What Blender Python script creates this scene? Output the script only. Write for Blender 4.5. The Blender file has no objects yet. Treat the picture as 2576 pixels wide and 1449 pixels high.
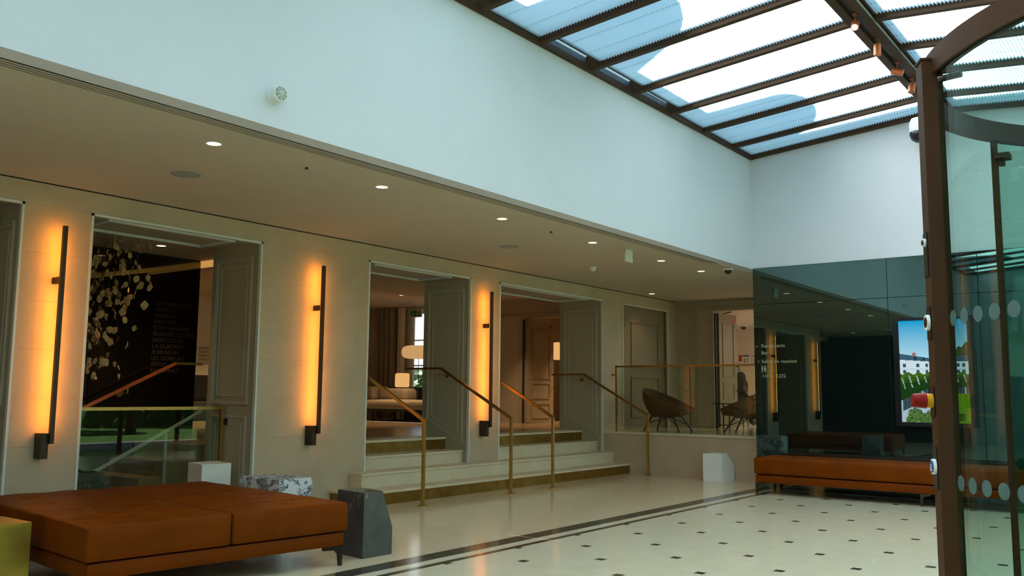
import bpy, bmesh, math, random
from mathutils import Vector, Matrix

random.seed(7)
PI = math.pi
SC = bpy.context.scene
COL = SC.collection

# ------------------------------------------------------------------ camera, sky, sun, exposure
CAM_POS = Vector((0.0, 0.0, 1.3))
CAM_R = ((0.60261241, -0.79797995, 0.00928856),
         (0.09931526, 0.06344116, -0.99303157),
         (0.79183001, 0.59933564, 0.11748202))          # rows: right, down, forward
cam_data = bpy.data.cameras.new('camera')
cam_data.sensor_width = 36.0
cam_data.lens = 36.0 * 2255.92 / 2576.0
cam_data.clip_start = 0.05
cam_data.clip_end = 400
cam = bpy.data.objects.new('camera', cam_data)
COL.objects.link(cam)
r, d, f = (Vector(v) for v in CAM_R)
m4 = Matrix(((r.x, -d.x, -f.x, CAM_POS.x), (r.y, -d.y, -f.y, CAM_POS.y), (r.z, -d.z, -f.z, CAM_POS.z), (0, 0, 0, 1)))
cam.matrix_world = m4
SC.camera = cam

SKY_STRENGTH = 1.75
SUN_STRENGTH = 32.0
SC.view_settings.view_transform = 'Standard'
SC.view_settings.look = 'None'
SC.view_settings.exposure = 0.0
SC.view_settings.gamma = 1.0
SC.view_settings.use_curve_mapping = False

world = bpy.data.worlds.new('sky')
SC.world = world
world.use_nodes = True
wn = world.node_tree
wn.nodes.clear()
w_out = wn.nodes.new('ShaderNodeOutputWorld')
w_bg = wn.nodes.new('ShaderNodeBackground')
w_tc = wn.nodes.new('ShaderNodeTexCoord')
w_sep = wn.nodes.new('ShaderNodeSeparateXYZ')
w_rmp = wn.nodes.new('ShaderNodeValToRGB')
w_rmp.color_ramp.elements[0].position = 0.0
w_rmp.color_ramp.elements[0].color = (0.88, 0.97, 1.0, 1)
w_rmp.color_ramp.elements[1].position = 0.75
w_rmp.color_ramp.elements[1].color = (0.35, 0.73, 1.0, 1)
w_bg.inputs['Strength'].default_value = SKY_STRENGTH
wn.links.new(w_tc.outputs['Generated'], w_sep.inputs[0])
wn.links.new(w_sep.outputs['Z'], w_rmp.inputs[0])
wn.links.new(w_rmp.outputs[0], w_bg.inputs['Color'])
wn.links.new(w_bg.outputs[0], w_out.inputs['Surface'])

sun_d = bpy.data.lights.new('sun', 'SUN')
sun_d.energy = SUN_STRENGTH
sun_d.angle = math.radians(0.6)
sun_d.color = (1.0, 0.97, 0.92)
sun = bpy.data.objects.new('sun', sun_d)
COL.objects.link(sun)
SUN_S = Vector((0.45, 0.70, 1.0))                      # towards the sun
sun.rotation_euler = SUN_S.to_track_quat('Z', 'Y').to_euler()
sun.location = (4, 4, 14)

cy = SC.cycles
cy.max_bounces = 10
cy.diffuse_bounces = 5
cy.glossy_bounces = 5
cy.transmission_bounces = 8
cy.transparent_max_bounces = 24
cy.sample_clamp_indirect = 6.0
cy.use_denoising = True

# ------------------------------------------------------------------ materials
def mat(name, col, rough=0.5, metal=0.0, spec=0.5, var=0.06, scale=6.0, bump=0.0, bscale=60.0, coat=0.0, ior=None):
    m = bpy.data.materials.new(name)
    m.use_nodes = True
    nt = m.node_tree
    b = nt.nodes['Principled BSDF']
    b.inputs['Roughness'].default_value = rough
    b.inputs['Metallic'].default_value = metal
    b.inputs['Specular IOR Level'].default_value = spec
    b.inputs['Coat Weight'].default_value = coat
    if ior:
        b.inputs['IOR'].default_value = ior
    tc = nt.nodes.new('ShaderNodeTexCoord')
    nz = nt.nodes.new('ShaderNodeTexNoise')
    nz.inputs['Scale'].default_value = scale
    nz.inputs['Detail'].default_value = 5
    nt.links.new(tc.outputs['Object'], nz.inputs['Vector'])
    rp = nt.nodes.new('ShaderNodeValToRGB')
    rp.color_ramp.elements[0].position = 0.3
    rp.color_ramp.elements[1].position = 0.7
    rp.color_ramp.elements[0].color = tuple(max(0, c * (1 - var)) for c in col) + (1,)
    rp.color_ramp.elements[1].color = tuple(min(1, c * (1 + var)) for c in col) + (1,)
    nt.links.new(nz.outputs['Fac'], rp.inputs[0])
    nt.links.new(rp.outputs[0], b.inputs['Base Color'])
    if bump:
        n2 = nt.nodes.new('ShaderNodeTexNoise')
        n2.inputs['Scale'].default_value = bscale
        n2.inputs['Detail'].default_value = 4
        nt.links.new(tc.outputs['Object'], n2.inputs['Vector'])
        bp = nt.nodes.new('ShaderNodeBump')
        bp.inputs['Strength'].default_value = bump
        bp.inputs['Distance'].default_value = 0.01
        nt.links.new(n2.outputs['Fac'], bp.inputs['Height'])
        nt.links.new(bp.outputs[0], b.inputs['Normal'])
    return m


def emit(name, col, strength):
    m = bpy.data.materials.new(name)
    m.use_nodes = True
    nt = m.node_tree
    nt.nodes.clear()
    o = nt.nodes.new('ShaderNodeOutputMaterial')
    e = nt.nodes.new('ShaderNodeEmission')
    e.inputs['Color'].default_value = tuple(col) + (1,)
    e.inputs['Strength'].default_value = strength
    nt.links.new(e.outputs[0], o.inputs['Surface'])
    return m


def thin_glass(name, tint, ior=1.5):
    m = bpy.data.materials.new(name)
    m.use_nodes = True
    nt = m.node_tree
    nt.nodes.clear()
    o = nt.nodes.new('ShaderNodeOutputMaterial')
    t = nt.nodes.new('ShaderNodeBsdfTransparent')
    t.inputs['Color'].default_value = tuple(tint) + (1,)
    g = nt.nodes.new('ShaderNodeBsdfGlossy')
    g.inputs['Roughness'].default_value = 0.0
    # Schlick reflectance from |normal . view|, the same for both faces of the sheet
    ge = nt.nodes.new('ShaderNodeNewGeometry')
    dt = nt.nodes.new('ShaderNodeVectorMath'); dt.operation = 'DOT_PRODUCT'
    nt.links.new(ge.outputs['Normal'], dt.inputs[0]); nt.links.new(ge.outputs['Incoming'], dt.inputs[1])
    ab = nt.nodes.new('ShaderNodeMath'); ab.operation = 'ABSOLUTE'
    nt.links.new(dt.outputs['Value'], ab.inputs[0])
    om = nt.nodes.new('ShaderNodeMath'); om.operation = 'SUBTRACT'; om.inputs[0].default_value = 1.0
    nt.links.new(ab.outputs[0], om.inputs[1])
    pw_ = nt.nodes.new('ShaderNodeMath'); pw_.operation = 'POWER'; pw_.inputs[1].default_value = 5.0
    nt.links.new(om.outputs[0], pw_.inputs[0])
    f0 = ((ior - 1) / (ior + 1)) ** 2
    ma = nt.nodes.new('ShaderNodeMath'); ma.operation = 'MULTIPLY_ADD'; ma.inputs[1].default_value = 1 - f0; ma.inputs[2].default_value = f0
    nt.links.new(pw_.outputs[0], ma.inputs[0])
    mx = nt.nodes.new('ShaderNodeMixShader')
    nt.links.new(ma.outputs[0], mx.inputs[0])
    nt.links.new(t.outputs[0], mx.inputs[1])
    nt.links.new(g.outputs[0], mx.inputs[2])
    nt.links.new(mx.outputs[0], o.inputs['Surface'])
    return m


def translucent(name, col, diff, share=0.6):
    m = bpy.data.materials.new(name)
    m.use_nodes = True
    nt = m.node_tree
    nt.nodes.clear()
    o = nt.nodes.new('ShaderNodeOutputMaterial')
    t = nt.nodes.new('ShaderNodeBsdfTranslucent')
    dd = nt.nodes.new('ShaderNodeBsdfDiffuse')
    tc = nt.nodes.new('ShaderNodeTexCoord')
    nz = nt.nodes.new('ShaderNodeTexNoise')
    nz.inputs['Scale'].default_value = 9
    rp = nt.nodes.new('ShaderNodeValToRGB')
    rp.color_ramp.elements[0].color = tuple(c * 0.96 for c in col) + (1,)
    rp.color_ramp.elements[1].color = tuple(col) + (1,)
    nt.links.new(tc.outputs['Object'], nz.inputs['Vector'])
    nt.links.new(nz.outputs['Fac'], rp.inputs[0])
    nt.links.new(rp.outputs[0], t.inputs['Color'])
    dd.inputs['Color'].default_value = tuple(diff) + (1,)
    mx = nt.nodes.new('ShaderNodeMixShader')
    mx.inputs[0].default_value = share
    nt.links.new(dd.outputs[0], mx.inputs[1])
    nt.links.new(t.outputs[0], mx.inputs[2])
    nt.links.new(mx.outputs[0], o.inputs['Surface'])
    return m


def marble(name, base, vein, rough=0.2, scale=3.0, width=0.03, var=0.25):
    m = mat(name, base, rough=rough, var=var, scale=5)
    nt = m.node_tree
    b = nt.nodes['Principled BSDF']
    base_out = b.inputs['Base Color'].links[0].from_socket
    tc = nt.nodes.new('ShaderNodeTexCoord')
    n = nt.nodes.new('ShaderNodeTexNoise')
    n.inputs['Scale'].default_value = scale
    n.inputs['Detail'].default_value = 6
    n.inputs['Distortion'].default_value = 0.7
    nt.links.new(tc.outputs['Object'], n.inputs['Vector'])
    a = nt.nodes.new('ShaderNodeMath'); a.operation = 'SUBTRACT'; a.inputs[1].default_value = 0.5
    c = nt.nodes.new('ShaderNodeMath'); c.operation = 'ABSOLUTE'
    l = nt.nodes.new('ShaderNodeMath'); l.operation = 'LESS_THAN'; l.inputs[1].default_value = width * 0.2
    n2 = nt.nodes.new('ShaderNodeTexNoise'); n2.inputs['Scale'].default_value = 4
    nt.links.new(tc.outputs['Object'], n2.inputs['Vector'])
    g = nt.nodes.new('ShaderNodeMath'); g.operation = 'GREATER_THAN'; g.inputs[1].default_value = 0.5
    nt.links.new(n2.outputs['Fac'], g.inputs[0])
    mu = nt.nodes.new('ShaderNodeMath'); mu.operation = 'MULTIPLY'
    nt.links.new(n.outputs['Fac'], a.inputs[0]); nt.links.new(a.outputs[0], c.inputs[0]); nt.links.new(c.outputs[0], l.inputs[0])
    nt.links.new(l.outputs[0], mu.inputs[0]); nt.links.new(g.outputs[0], mu.inputs[1])
    mx = nt.nodes.new('ShaderNodeMix'); mx.data_type = 'RGBA'
    nt.links.new(mu.outputs[0], mx.inputs['Factor'])
    nt.links.new(base_out, mx.inputs['A'])
    mx.inputs['B'].default_value = tuple(vein) + (1,)
    nt.links.new(mx.outputs['Result'], b.inputs['Base Color'])
    return m


def toile(name):
    m = mat(name, (0.62, 0.66, 0.66), rough=0.8, var=0.03)
    nt = m.node_tree
    b = nt.nodes['Principled BSDF']
    tc = nt.nodes.new('ShaderNodeTexCoord')
    n = nt.nodes.new('ShaderNodeTexNoise'); n.inputs['Scale'].default_value = 8; n.inputs['Detail'].default_value = 2
    n.inputs['Distortion'].default_value = 1.2
    w = nt.nodes.new('ShaderNodeTexNoise'); w.inputs['Scale'].default_value = 42; w.inputs['Detail'].default_value = 4
    w.inputs['Distortion'].default_value = 2.5
    nt.links.new(tc.outputs['Object'], n.inputs['Vector']); nt.links.new(tc.outputs['Object'], w.inputs['Vector'])
    g = nt.nodes.new('ShaderNodeMath'); g.operation = 'GREATER_THAN'; g.inputs[1].default_value = 0.49
    h = nt.nodes.new('ShaderNodeMath'); h.operation = 'GREATER_THAN'; h.inputs[1].default_value = 0.475
    nt.links.new(n.outputs['Fac'], g.inputs[0]); nt.links.new(w.outputs['Fac'], h.inputs[0])
    mu = nt.nodes.new('ShaderNodeMath'); mu.operation = 'MULTIPLY'
    nt.links.new(g.outputs[0], mu.inputs[0]); nt.links.new(h.outputs[0], mu.inputs[1])
    mx = nt.nodes.new('ShaderNodeMix'); mx.data_type = 'RGBA'
    nt.links.new(mu.outputs[0], mx.inputs['Factor'])
    nt.links.new(b.inputs['Base Color'].links[0].from_socket, mx.inputs['A'])
    mx.inputs['B'].default_value = (0.045, 0.06, 0.11, 1)
    nt.links.new(mx.outputs['Result'], b.inputs['Base Color'])
    return m


def attr_emit(name, strength):
    m = bpy.data.materials.new(name)
    m.use_nodes = True
    nt = m.node_tree
    nt.nodes.clear()
    o = nt.nodes.new('ShaderNodeOutputMaterial')
    e = nt.nodes.new('ShaderNodeEmission')
    a = nt.nodes.new('ShaderNodeVertexColor')
    a.layer_name = 'picture'
    e.inputs['Strength'].default_value = strength
    nt.links.new(a.outputs['Color'], e.inputs['Color'])
    nt.links.new(e.outputs[0], o.inputs['Surface'])
    return m


MT = dict(
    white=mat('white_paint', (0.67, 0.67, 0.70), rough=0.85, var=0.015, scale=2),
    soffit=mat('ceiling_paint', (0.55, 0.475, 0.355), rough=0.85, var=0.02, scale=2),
    stone=mat('cream_limestone', (0.48, 0.375, 0.24), rough=0.6, var=0.07, scale=3.5, bump=0.08, bscale=45),
    step=mat('pale_stone_step', (0.66, 0.56, 0.37), rough=0.42, var=0.05, scale=4, bump=0.03),
    floor=marble('cream_marble_floor', (0.66, 0.57, 0.385), (0.70, 0.63, 0.47), rough=0.13, scale=0.55, width=0.012, var=0.035),
    floor2=marble('beige_lamplit_marble', (0.66, 0.52, 0.325), (0.70, 0.58, 0.40), rough=0.13, scale=0.55, width=0.012, var=0.035),  # beige border marble, tone warmed further to carry the lamp light
    inlay=mat('dark_marble_inlay', (0.055, 0.045, 0.030), rough=0.14, var=0.3, scale=9),
    panel=mat('cream_panelling', (0.39, 0.335, 0.225), rough=0.55, var=0.02),
    mould=mat('highlight_moulding_paint', (0.47, 0.43, 0.32), rough=0.5, var=0.02),  # panelling paint lightened to carry the highlights along the mouldings
    trim=mat('pale_edge_trim', (0.62, 0.66, 0.60), rough=0.5, var=0.02),
    gap=mat('dark_shadow_gap', (0.02, 0.022, 0.016), rough=0.9),
    brass=mat('brushed_brass', (0.50, 0.32, 0.10), rough=0.4, metal=1.0, var=0.12, scale=30),
    brassriser=mat('brass_riser', (0.36, 0.225, 0.06), rough=0.35, metal=1.0, var=0.2, scale=7),
    brassblock=mat('brass_block', (0.50, 0.38, 0.06), rough=0.4, metal=0.9, var=0.08, scale=9),
    goldtone=mat('gold_stripe_tone', (0.62, 0.36, 0.07), rough=0.5),
    joint=mat('stone_joint', (0.22, 0.175, 0.11), rough=0.9),
    bronze=mat('dark_bronze', (0.055, 0.038, 0.024), rough=0.45, metal=0.6, var=0.1),
    brown=mat('brown_metal', (0.056, 0.022, 0.008), rough=0.5, metal=0.0, spec=0.15, var=0.05),
    rafter=mat('brown_roof_steel', (0.060, 0.030, 0.014), rough=0.55, spec=0.15, var=0.05),
    leather=mat('cognac_leather', (0.155, 0.030, 0.001), rough=0.45, spec=0.06, var=0.16, scale=5, bump=0.12, bscale=26),
    leather2=mat('cognac_leather_base', (0.148, 0.028, 0.001), rough=0.45, spec=0.06, var=0.08, scale=5, bump=0.05, bscale=40),
    darkmarble=marble('grey_marble', (0.075, 0.075, 0.064), (0.20, 0.175, 0.14), rough=0.25, scale=2.6, width=0.022),
    greenmarble=marble('green_black_marble', (0.05, 0.06, 0.035), (0.2, 0.2, 0.15), rough=0.1, scale=4, width=0.03),
    whitestone=mat('white_stone', (0.74, 0.74, 0.66), rough=0.45, var=0.03),
    toile=toile('blue_toile_fabric'),
    blackglass=mat('black_mirror_glass', (0.004, 0.007, 0.006), rough=0.015, spec=0.5, var=0.02, ior=2.5),
    hallglass=mat('smoked_wall_glass', (0.004, 0.004, 0.003), rough=0.02, spec=0.5, var=0.02, ior=1.75),
    glass=thin_glass('guard_glass', (0.90, 0.95, 0.90)),
    clear=thin_glass('window_glass', (0.95, 0.98, 0.97)),
    drumglass=thin_glass('green_drum_glass', (0.66, 0.80, 0.755), ior=1.45),
    dots=mat('frosted_dot', (0.06, 0.11, 0.10), rough=0.7, var=0.02),
    black=mat('black_metal', (0.012, 0.012, 0.012), rough=0.45, var=0.1),
    blackplastic=mat('black_plastic', (0.01, 0.01, 0.011), rough=0.2, var=0.1),
    plastic=mat('white_plastic', (0.72, 0.76, 0.70), rough=0.4, var=0.02),
    grille=mat('grey_grille', (0.30, 0.31, 0.27), rough=0.7, var=0.05, scale=200),
    slot=mat('slot_dark', (0.03, 0.035, 0.03), rough=0.8),
    copper=mat('copper_lacquer', (0.62, 0.16, 0.05), rough=0.35, metal=0.4, var=0.05),
    blind=translucent('pleated_blind_cloth', (0.86, 0.92, 1.0), (0.55, 0.66, 0.72), 0.72),
    cord=mat('blind_cord', (0.16, 0.22, 0.25), rough=0.9),
    leaf=mat('porcelain_leaf', (0.52, 0.31, 0.135), rough=0.55, spec=0.2, var=0.12, scale=3),
    wire=mat('thin_wire', (0.08, 0.07, 0.05), rough=0.4, metal=0.8),
    letters=mat('gold_lettering', (0.42, 0.38, 0.25), rough=0.5, metal=0.0),
    dimletters=mat('dim_bronze_lettering', (0.075, 0.042, 0.024), rough=0.6),
    inkletters=mat('dark_lettering', (0.10, 0.08, 0.06), rough=0.8),
    shell=mat('brown_chair_cloth', (0.13, 0.052, 0.017), rough=0.85, var=0.1, scale=20, bump=0.15, bscale=200),
    sofa=mat('taupe_sofa_cloth', (0.33, 0.27, 0.19), rough=0.9, var=0.06, scale=14, bump=0.1, bscale=180),
    pillow=mat('brown_pillow_cloth', (0.16, 0.10, 0.065), rough=0.9),
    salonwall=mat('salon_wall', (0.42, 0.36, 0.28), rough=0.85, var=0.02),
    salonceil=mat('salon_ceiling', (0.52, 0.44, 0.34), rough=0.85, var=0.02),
    salonfloor=mat('salon_oak_floor', (0.30, 0.20, 0.11), rough=0.25, var=0.2, scale=3),
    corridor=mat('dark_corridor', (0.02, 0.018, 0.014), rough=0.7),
    curtain=mat('grey_curtain', (0.25, 0.20, 0.17), rough=0.8, var=0.05),
    net=mat('pale_net_curtain', (0.66, 0.64, 0.52), rough=0.9),
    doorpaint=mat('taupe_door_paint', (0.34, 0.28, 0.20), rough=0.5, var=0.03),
    dimdoor=mat('shade_toned_door_paint', (0.20, 0.155, 0.08), rough=0.55, var=0.03),  # door paint darkened to carry the shade of the landing
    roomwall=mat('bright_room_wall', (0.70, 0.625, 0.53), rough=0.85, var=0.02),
    red=mat('red_plastic', (0.22, 0.006, 0.003), rough=0.45, spec=0.15),
    redlabel=mat('red_label', (0.45, 0.06, 0.03), rough=0.6),
    yellow=mat('yellow_plastic', (0.62, 0.27, 0.005), rough=0.45, spec=0.15),
    blue=mat('blue_plastic', (0.02, 0.05, 0.22), rough=0.4),
    steel=mat('steel', (0.5, 0.5, 0.48), rough=0.3, metal=1.0),
    green=mat('green_sign', (0.01, 0.17, 0.09), rough=0.5),
    rug=mat('grey_rug', (0.35, 0.36, 0.38), rough=0.95, var=0.1, scale=40),
    hair=mat('black_hair', (0.006, 0.005, 0.005), rough=0.75, spec=0.15, var=0.2, scale=40),
    skin=mat('skin', (0.45, 0.26, 0.18), rough=0.55),
    cloth=mat('dark_clothes', (0.03, 0.028, 0.026), rough=0.85, var=0.1),
    lawn=mat('lawn_grass', (0.07, 0.15, 0.02), rough=0.95, var=0.35, scale=3, bump=0.4, bscale=90),
    foliage=mat('green_foliage', (0.05, 0.13, 0.02), rough=0.7, var=0.5, scale=3),
    trunk=mat('bark', (0.09, 0.06, 0.04), rough=0.9),
    render=mat('pale_facade_render', (0.70, 0.70, 0.66), rough=0.9),
    slate=mat('slate_roof', (0.08, 0.10, 0.13), rough=0.6, var=0.2),
    gravel=mat('gravel_path', (0.20, 0.19, 0.17), rough=0.95, var=0.2, scale=30),
    trimglow=emit('glowing_ceiling_trim', (1.0, 0.50, 0.13), 0.55),
    sconceglow=emit('warm_led_strip', (1.0, 0.32, 0.02), 46.0),
    downglow=emit('warm_downlight', (1.0, 0.72, 0.42), 3.2),
    lampglow=emit('warm_paper_lamp', (1.0, 0.52, 0.18), 0.80),
    lanternglow=emit('warm_paper_lantern', (1.0, 0.56, 0.22), 0.58),
    spotglow=emit('lit_spot', (1.0, 0.80, 0.55), 5.0),
    roomglow=emit('bright_room_fill', (1.0, 0.88, 0.76), 9.0),
    screen=attr_emit('display_picture', 0.85),
)

MT['blackglass'].node_tree.nodes['Principled BSDF'].inputs['Specular Tint'].default_value = (0.66, 1.0, 0.96, 1)

# ------------------------------------------------------------------ mesh helpers
ORG = {}                                                # world position of every root empty


class MB:
    def __init__(self):
        self.v, self.f = [], []

    def add(self, vs, fs):
        n = len(self.v)
        self.v += [tuple(v) for v in vs]
        self.f += [tuple(i + n for i in q) for q in fs]
        return self

    def box(self, x0, x1, y0, y1, z0, z1):
        x0, x1 = sorted((x0, x1)); y0, y1 = sorted((y0, y1)); z0, z1 = sorted((z0, z1))
        vs = [(x, y, z) for z in (z0, z1) for y in (y0, y1) for x in (x0, x1)]
        return self.add(vs, [(0, 2, 3, 1), (4, 5, 7, 6), (0, 1, 5, 4), (2, 6, 7, 3), (0, 4, 6, 2), (1, 3, 7, 5)])

    def obox(self, c, ax, ay, az, sx, sy, sz):
        c = Vector(c); ax = Vector(ax).normalized(); ay = Vector(ay).normalized(); az = Vector(az).normalized()
        vs = [c + ax * (sx / 2 * i) + ay * (sy / 2 * j) + az * (sz / 2 * k) for k in (-1, 1) for j in (-1, 1) for i in (-1, 1)]
        return self.add(vs, [(0, 2, 3, 1), (4, 5, 7, 6), (0, 1, 5, 4), (2, 6, 7, 3), (0, 4, 6, 2), (1, 3, 7, 5)])

    def bar(self, p0, p1, w, h, up=(0, 0, 1)):
        p0, p1 = Vector(p0), Vector(p1)
        a = (p1 - p0).normalized()
        s = Vector(up).cross(a)
        if s.length < 1e-4:
            s = Vector((1, 0, 0)).cross(a)
        s.normalize()
        u = a.cross(s)
        return self.obox((p0 + p1) / 2, a, s, u, (p1 - p0).length, w, h)

    def cyl(self, p0, p1, r, n=16, r2=None):
        p0, p1 = Vector(p0), Vector(p1)
        r2 = r if r2 is None else r2
        a = (p1 - p0).normalized()
        s = Vector((0, 0, 1)).cross(a)
        if s.length < 1e-4:
            s = Vector((1, 0, 0))
        s.normalize()
        u = a.cross(s)
        vs = []
        for p, rr in ((p0, r), (p1, r2)):
            for k in range(n):
                t = 2 * PI * k / n
                vs.append(p + s * (rr * math.cos(t)) + u * (rr * math.sin(t)))
        fs = [(k, (k + 1) % n, n + (k + 1) % n, n + k) for k in range(n)]
        fs += [tuple(range(n - 1, -1, -1)), tuple(range(n, 2 * n))]
        return self.add(vs, fs)

    def tube(self, pts, r, n=8):
        for a, b in zip(pts[:-1], pts[1:]):
            self.cyl(a, b, r, n)
        return self

    def lathe(self, c, prof, n=24, axis='z'):
        c = Vector(c)
        vs, fs = [], []
        for (rr, h) in prof:
            for k in range(n):
                t = 2 * PI * k / n
                p = Vector((rr * math.cos(t), rr * math.sin(t), h))
                if axis == 'y':
                    p = Vector((p.x, -p.z, p.y))
                if axis == 'x':
                    p = Vector((p.z, p.x, p.y))
                vs.append(c + p)
        m = len(prof)
        for i in range(m - 1):
            for k in range(n):
                fs.append((i * n + k, i * n + (k + 1) % n, (i + 1) * n + (k + 1) % n, (i + 1) * n + k))
        fs.append(tuple(range(n - 1, -1, -1)))
        fs.append(tuple(range((m - 1) * n, m * n)))
        return self.add(vs, fs)

    def prism(self, poly, d):
        """extrude a planar polygon (3-D points) by vector d"""
        d = Vector(d)
        n = len(poly)
        vs = [Vector(p) for p in poly] + [Vector(p) + d for p in poly]
        fs = [tuple(range(n - 1, -1, -1)), tuple(range(n, 2 * n))]
        fs += [(k, (k + 1) % n, n + (k + 1) % n, n + k) for k in range(n)]
        return self.add(vs, fs)

    def ring(self, outer, inner, d):
        """frame between two polygons with the same corner count, extruded by d"""
        d = Vector(d)
        n = len(outer)
        vs = [Vector(p) for p in outer] + [Vector(p) for p in inner] + [Vector(p) + d for p in outer] + [Vector(p) + d for p in inner]
        fs = []
        for k in range(n):
            j = (k + 1) % n
            fs += [(k, n + k, n + j, j), (2 * n + k, 2 * n + j, 3 * n + j, 3 * n + k), (k, j, 2 * n + j, 2 * n + k), (n + k, 3 * n + k, 3 * n + j, n + j)]
        return self.add(vs, fs)

    def arc(self, c, r0, r1, a0, a1, z0, z1, n=24):
        vs, fs = [], []
        for k in range(n + 1):
            t = math.radians(a0 + (a1 - a0) * k / n)
            for (rr, z) in ((r0, z0), (r1, z0), (r1, z1), (r0, z1)):
                vs.append((c[0] + rr * math.cos(t), c[1] + rr * math.sin(t), z))
        for k in range(n):
            for q in range(4):
                fs.append((k * 4 + q, k * 4 + (q + 1) % 4, (k + 1) * 4 + (q + 1) % 4, (k + 1) * 4 + q))
        fs += [(3, 2, 1, 0), tuple(n * 4 + q for q in range(4))]
        return self.add(vs, fs)

    def xform(self, fn):
        self.v = [tuple(fn(Vector(v))) for v in self.v]
        return self

    def build(self, name, m, parent=None, smooth=False, fix=True):
        o3 = ORG.get(parent.name, Vector((0, 0, 0))) if parent else Vector((0, 0, 0))
        me = bpy.data.meshes.new(name)
        me.from_pydata([tuple(Vector(v) - o3) for v in self.v], [], self.f)
        me.materials.append(m)
        if fix:
            bm = bmesh.new(); bm.from_mesh(me)
            bmesh.ops.recalc_face_normals(bm, faces=bm.faces)
            bm.to_mesh(me); bm.free()
        if smooth:
            me.shade_smooth()
            try:
                me.set_sharp_from_angle(angle=math.radians(40))
            except Exception:
                pass
        o = bpy.data.objects.new(name, me)
        COL.objects.link(o)
        if parent:
            o.parent = parent
            ORG[o.name] = o3
        else:
            ORG[o.name] = Vector((0, 0, 0))
        return o


def at(parent_name_obj, loc):
    ORG[parent_name_obj.name] = Vector(loc)


def tag(o, label=None, cat=None, group=None, kind=None):
    if label: o['label'] = label
    if cat: o['category'] = cat
    if group: o['group'] = group
    if kind: o['kind'] = kind
    return o


def thing(name, label, cat, loc=(0, 0, 0), group=None):
    o = bpy.data.objects.new(name, None)
    o.empty_display_size = 0.1
    o.location = loc
    COL.objects.link(o)
    ORG[o.name] = Vector(loc)
    return tag(o, label, cat, group)


def struct(name, mb, m, parent=None):
    o = mb.build(name, m, parent)
    if not parent:
        o['kind'] = 'structure'
    return o


def struct_root(name, loc=(0, 0, 0)):
    o = bpy.data.objects.new(name, None)
    o.location = loc
    COL.objects.link(o)
    ORG[o.name] = Vector(loc)
    o['kind'] = 'structure'
    return o


def copy_tree(o, parent=None):
    c = o.copy()
    COL.objects.link(c)
    if parent:
        c.parent = parent
    for ch in list(o.children):
        copy_tree(ch, c)
    return c


def share(src, name, parent, offset):
    """another piece sharing src's mesh, moved by offset"""
    c = bpy.data.objects.new(name, src.data)
    COL.objects.link(c)
    c.location = Vector(src.location) + Vector(offset)
    c.parent = parent
    return c


def text(body, size, loc, rot, m, parent, name='lettering', align='LEFT', extrude=0.001, spacing=1.0, fit=None):
    cu = bpy.data.curves.new(name, 'FONT')
    cu.body = body
    cu.size = size
    cu.extrude = extrude
    cu.align_x = align
    cu.space_character = spacing
    cu.resolution_u = 4
    cu.materials.append(m)
    o = bpy.data.objects.new(name, cu)
    COL.objects.link(o)
    o.rotation_euler = rot
    o.location = Vector(loc) - ORG.get(parent.name, Vector((0, 0, 0)))
    o.parent = parent
    if fit:
        bpy.context.view_layer.update()
        o.scale.x = fit / max(1e-4, o.dimensions.x)
    return o


FACE_MINUS_X = (PI / 2, 0, -PI / 2)
FACE_MINUS_Y = (PI / 2, 0, 0)


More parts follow.
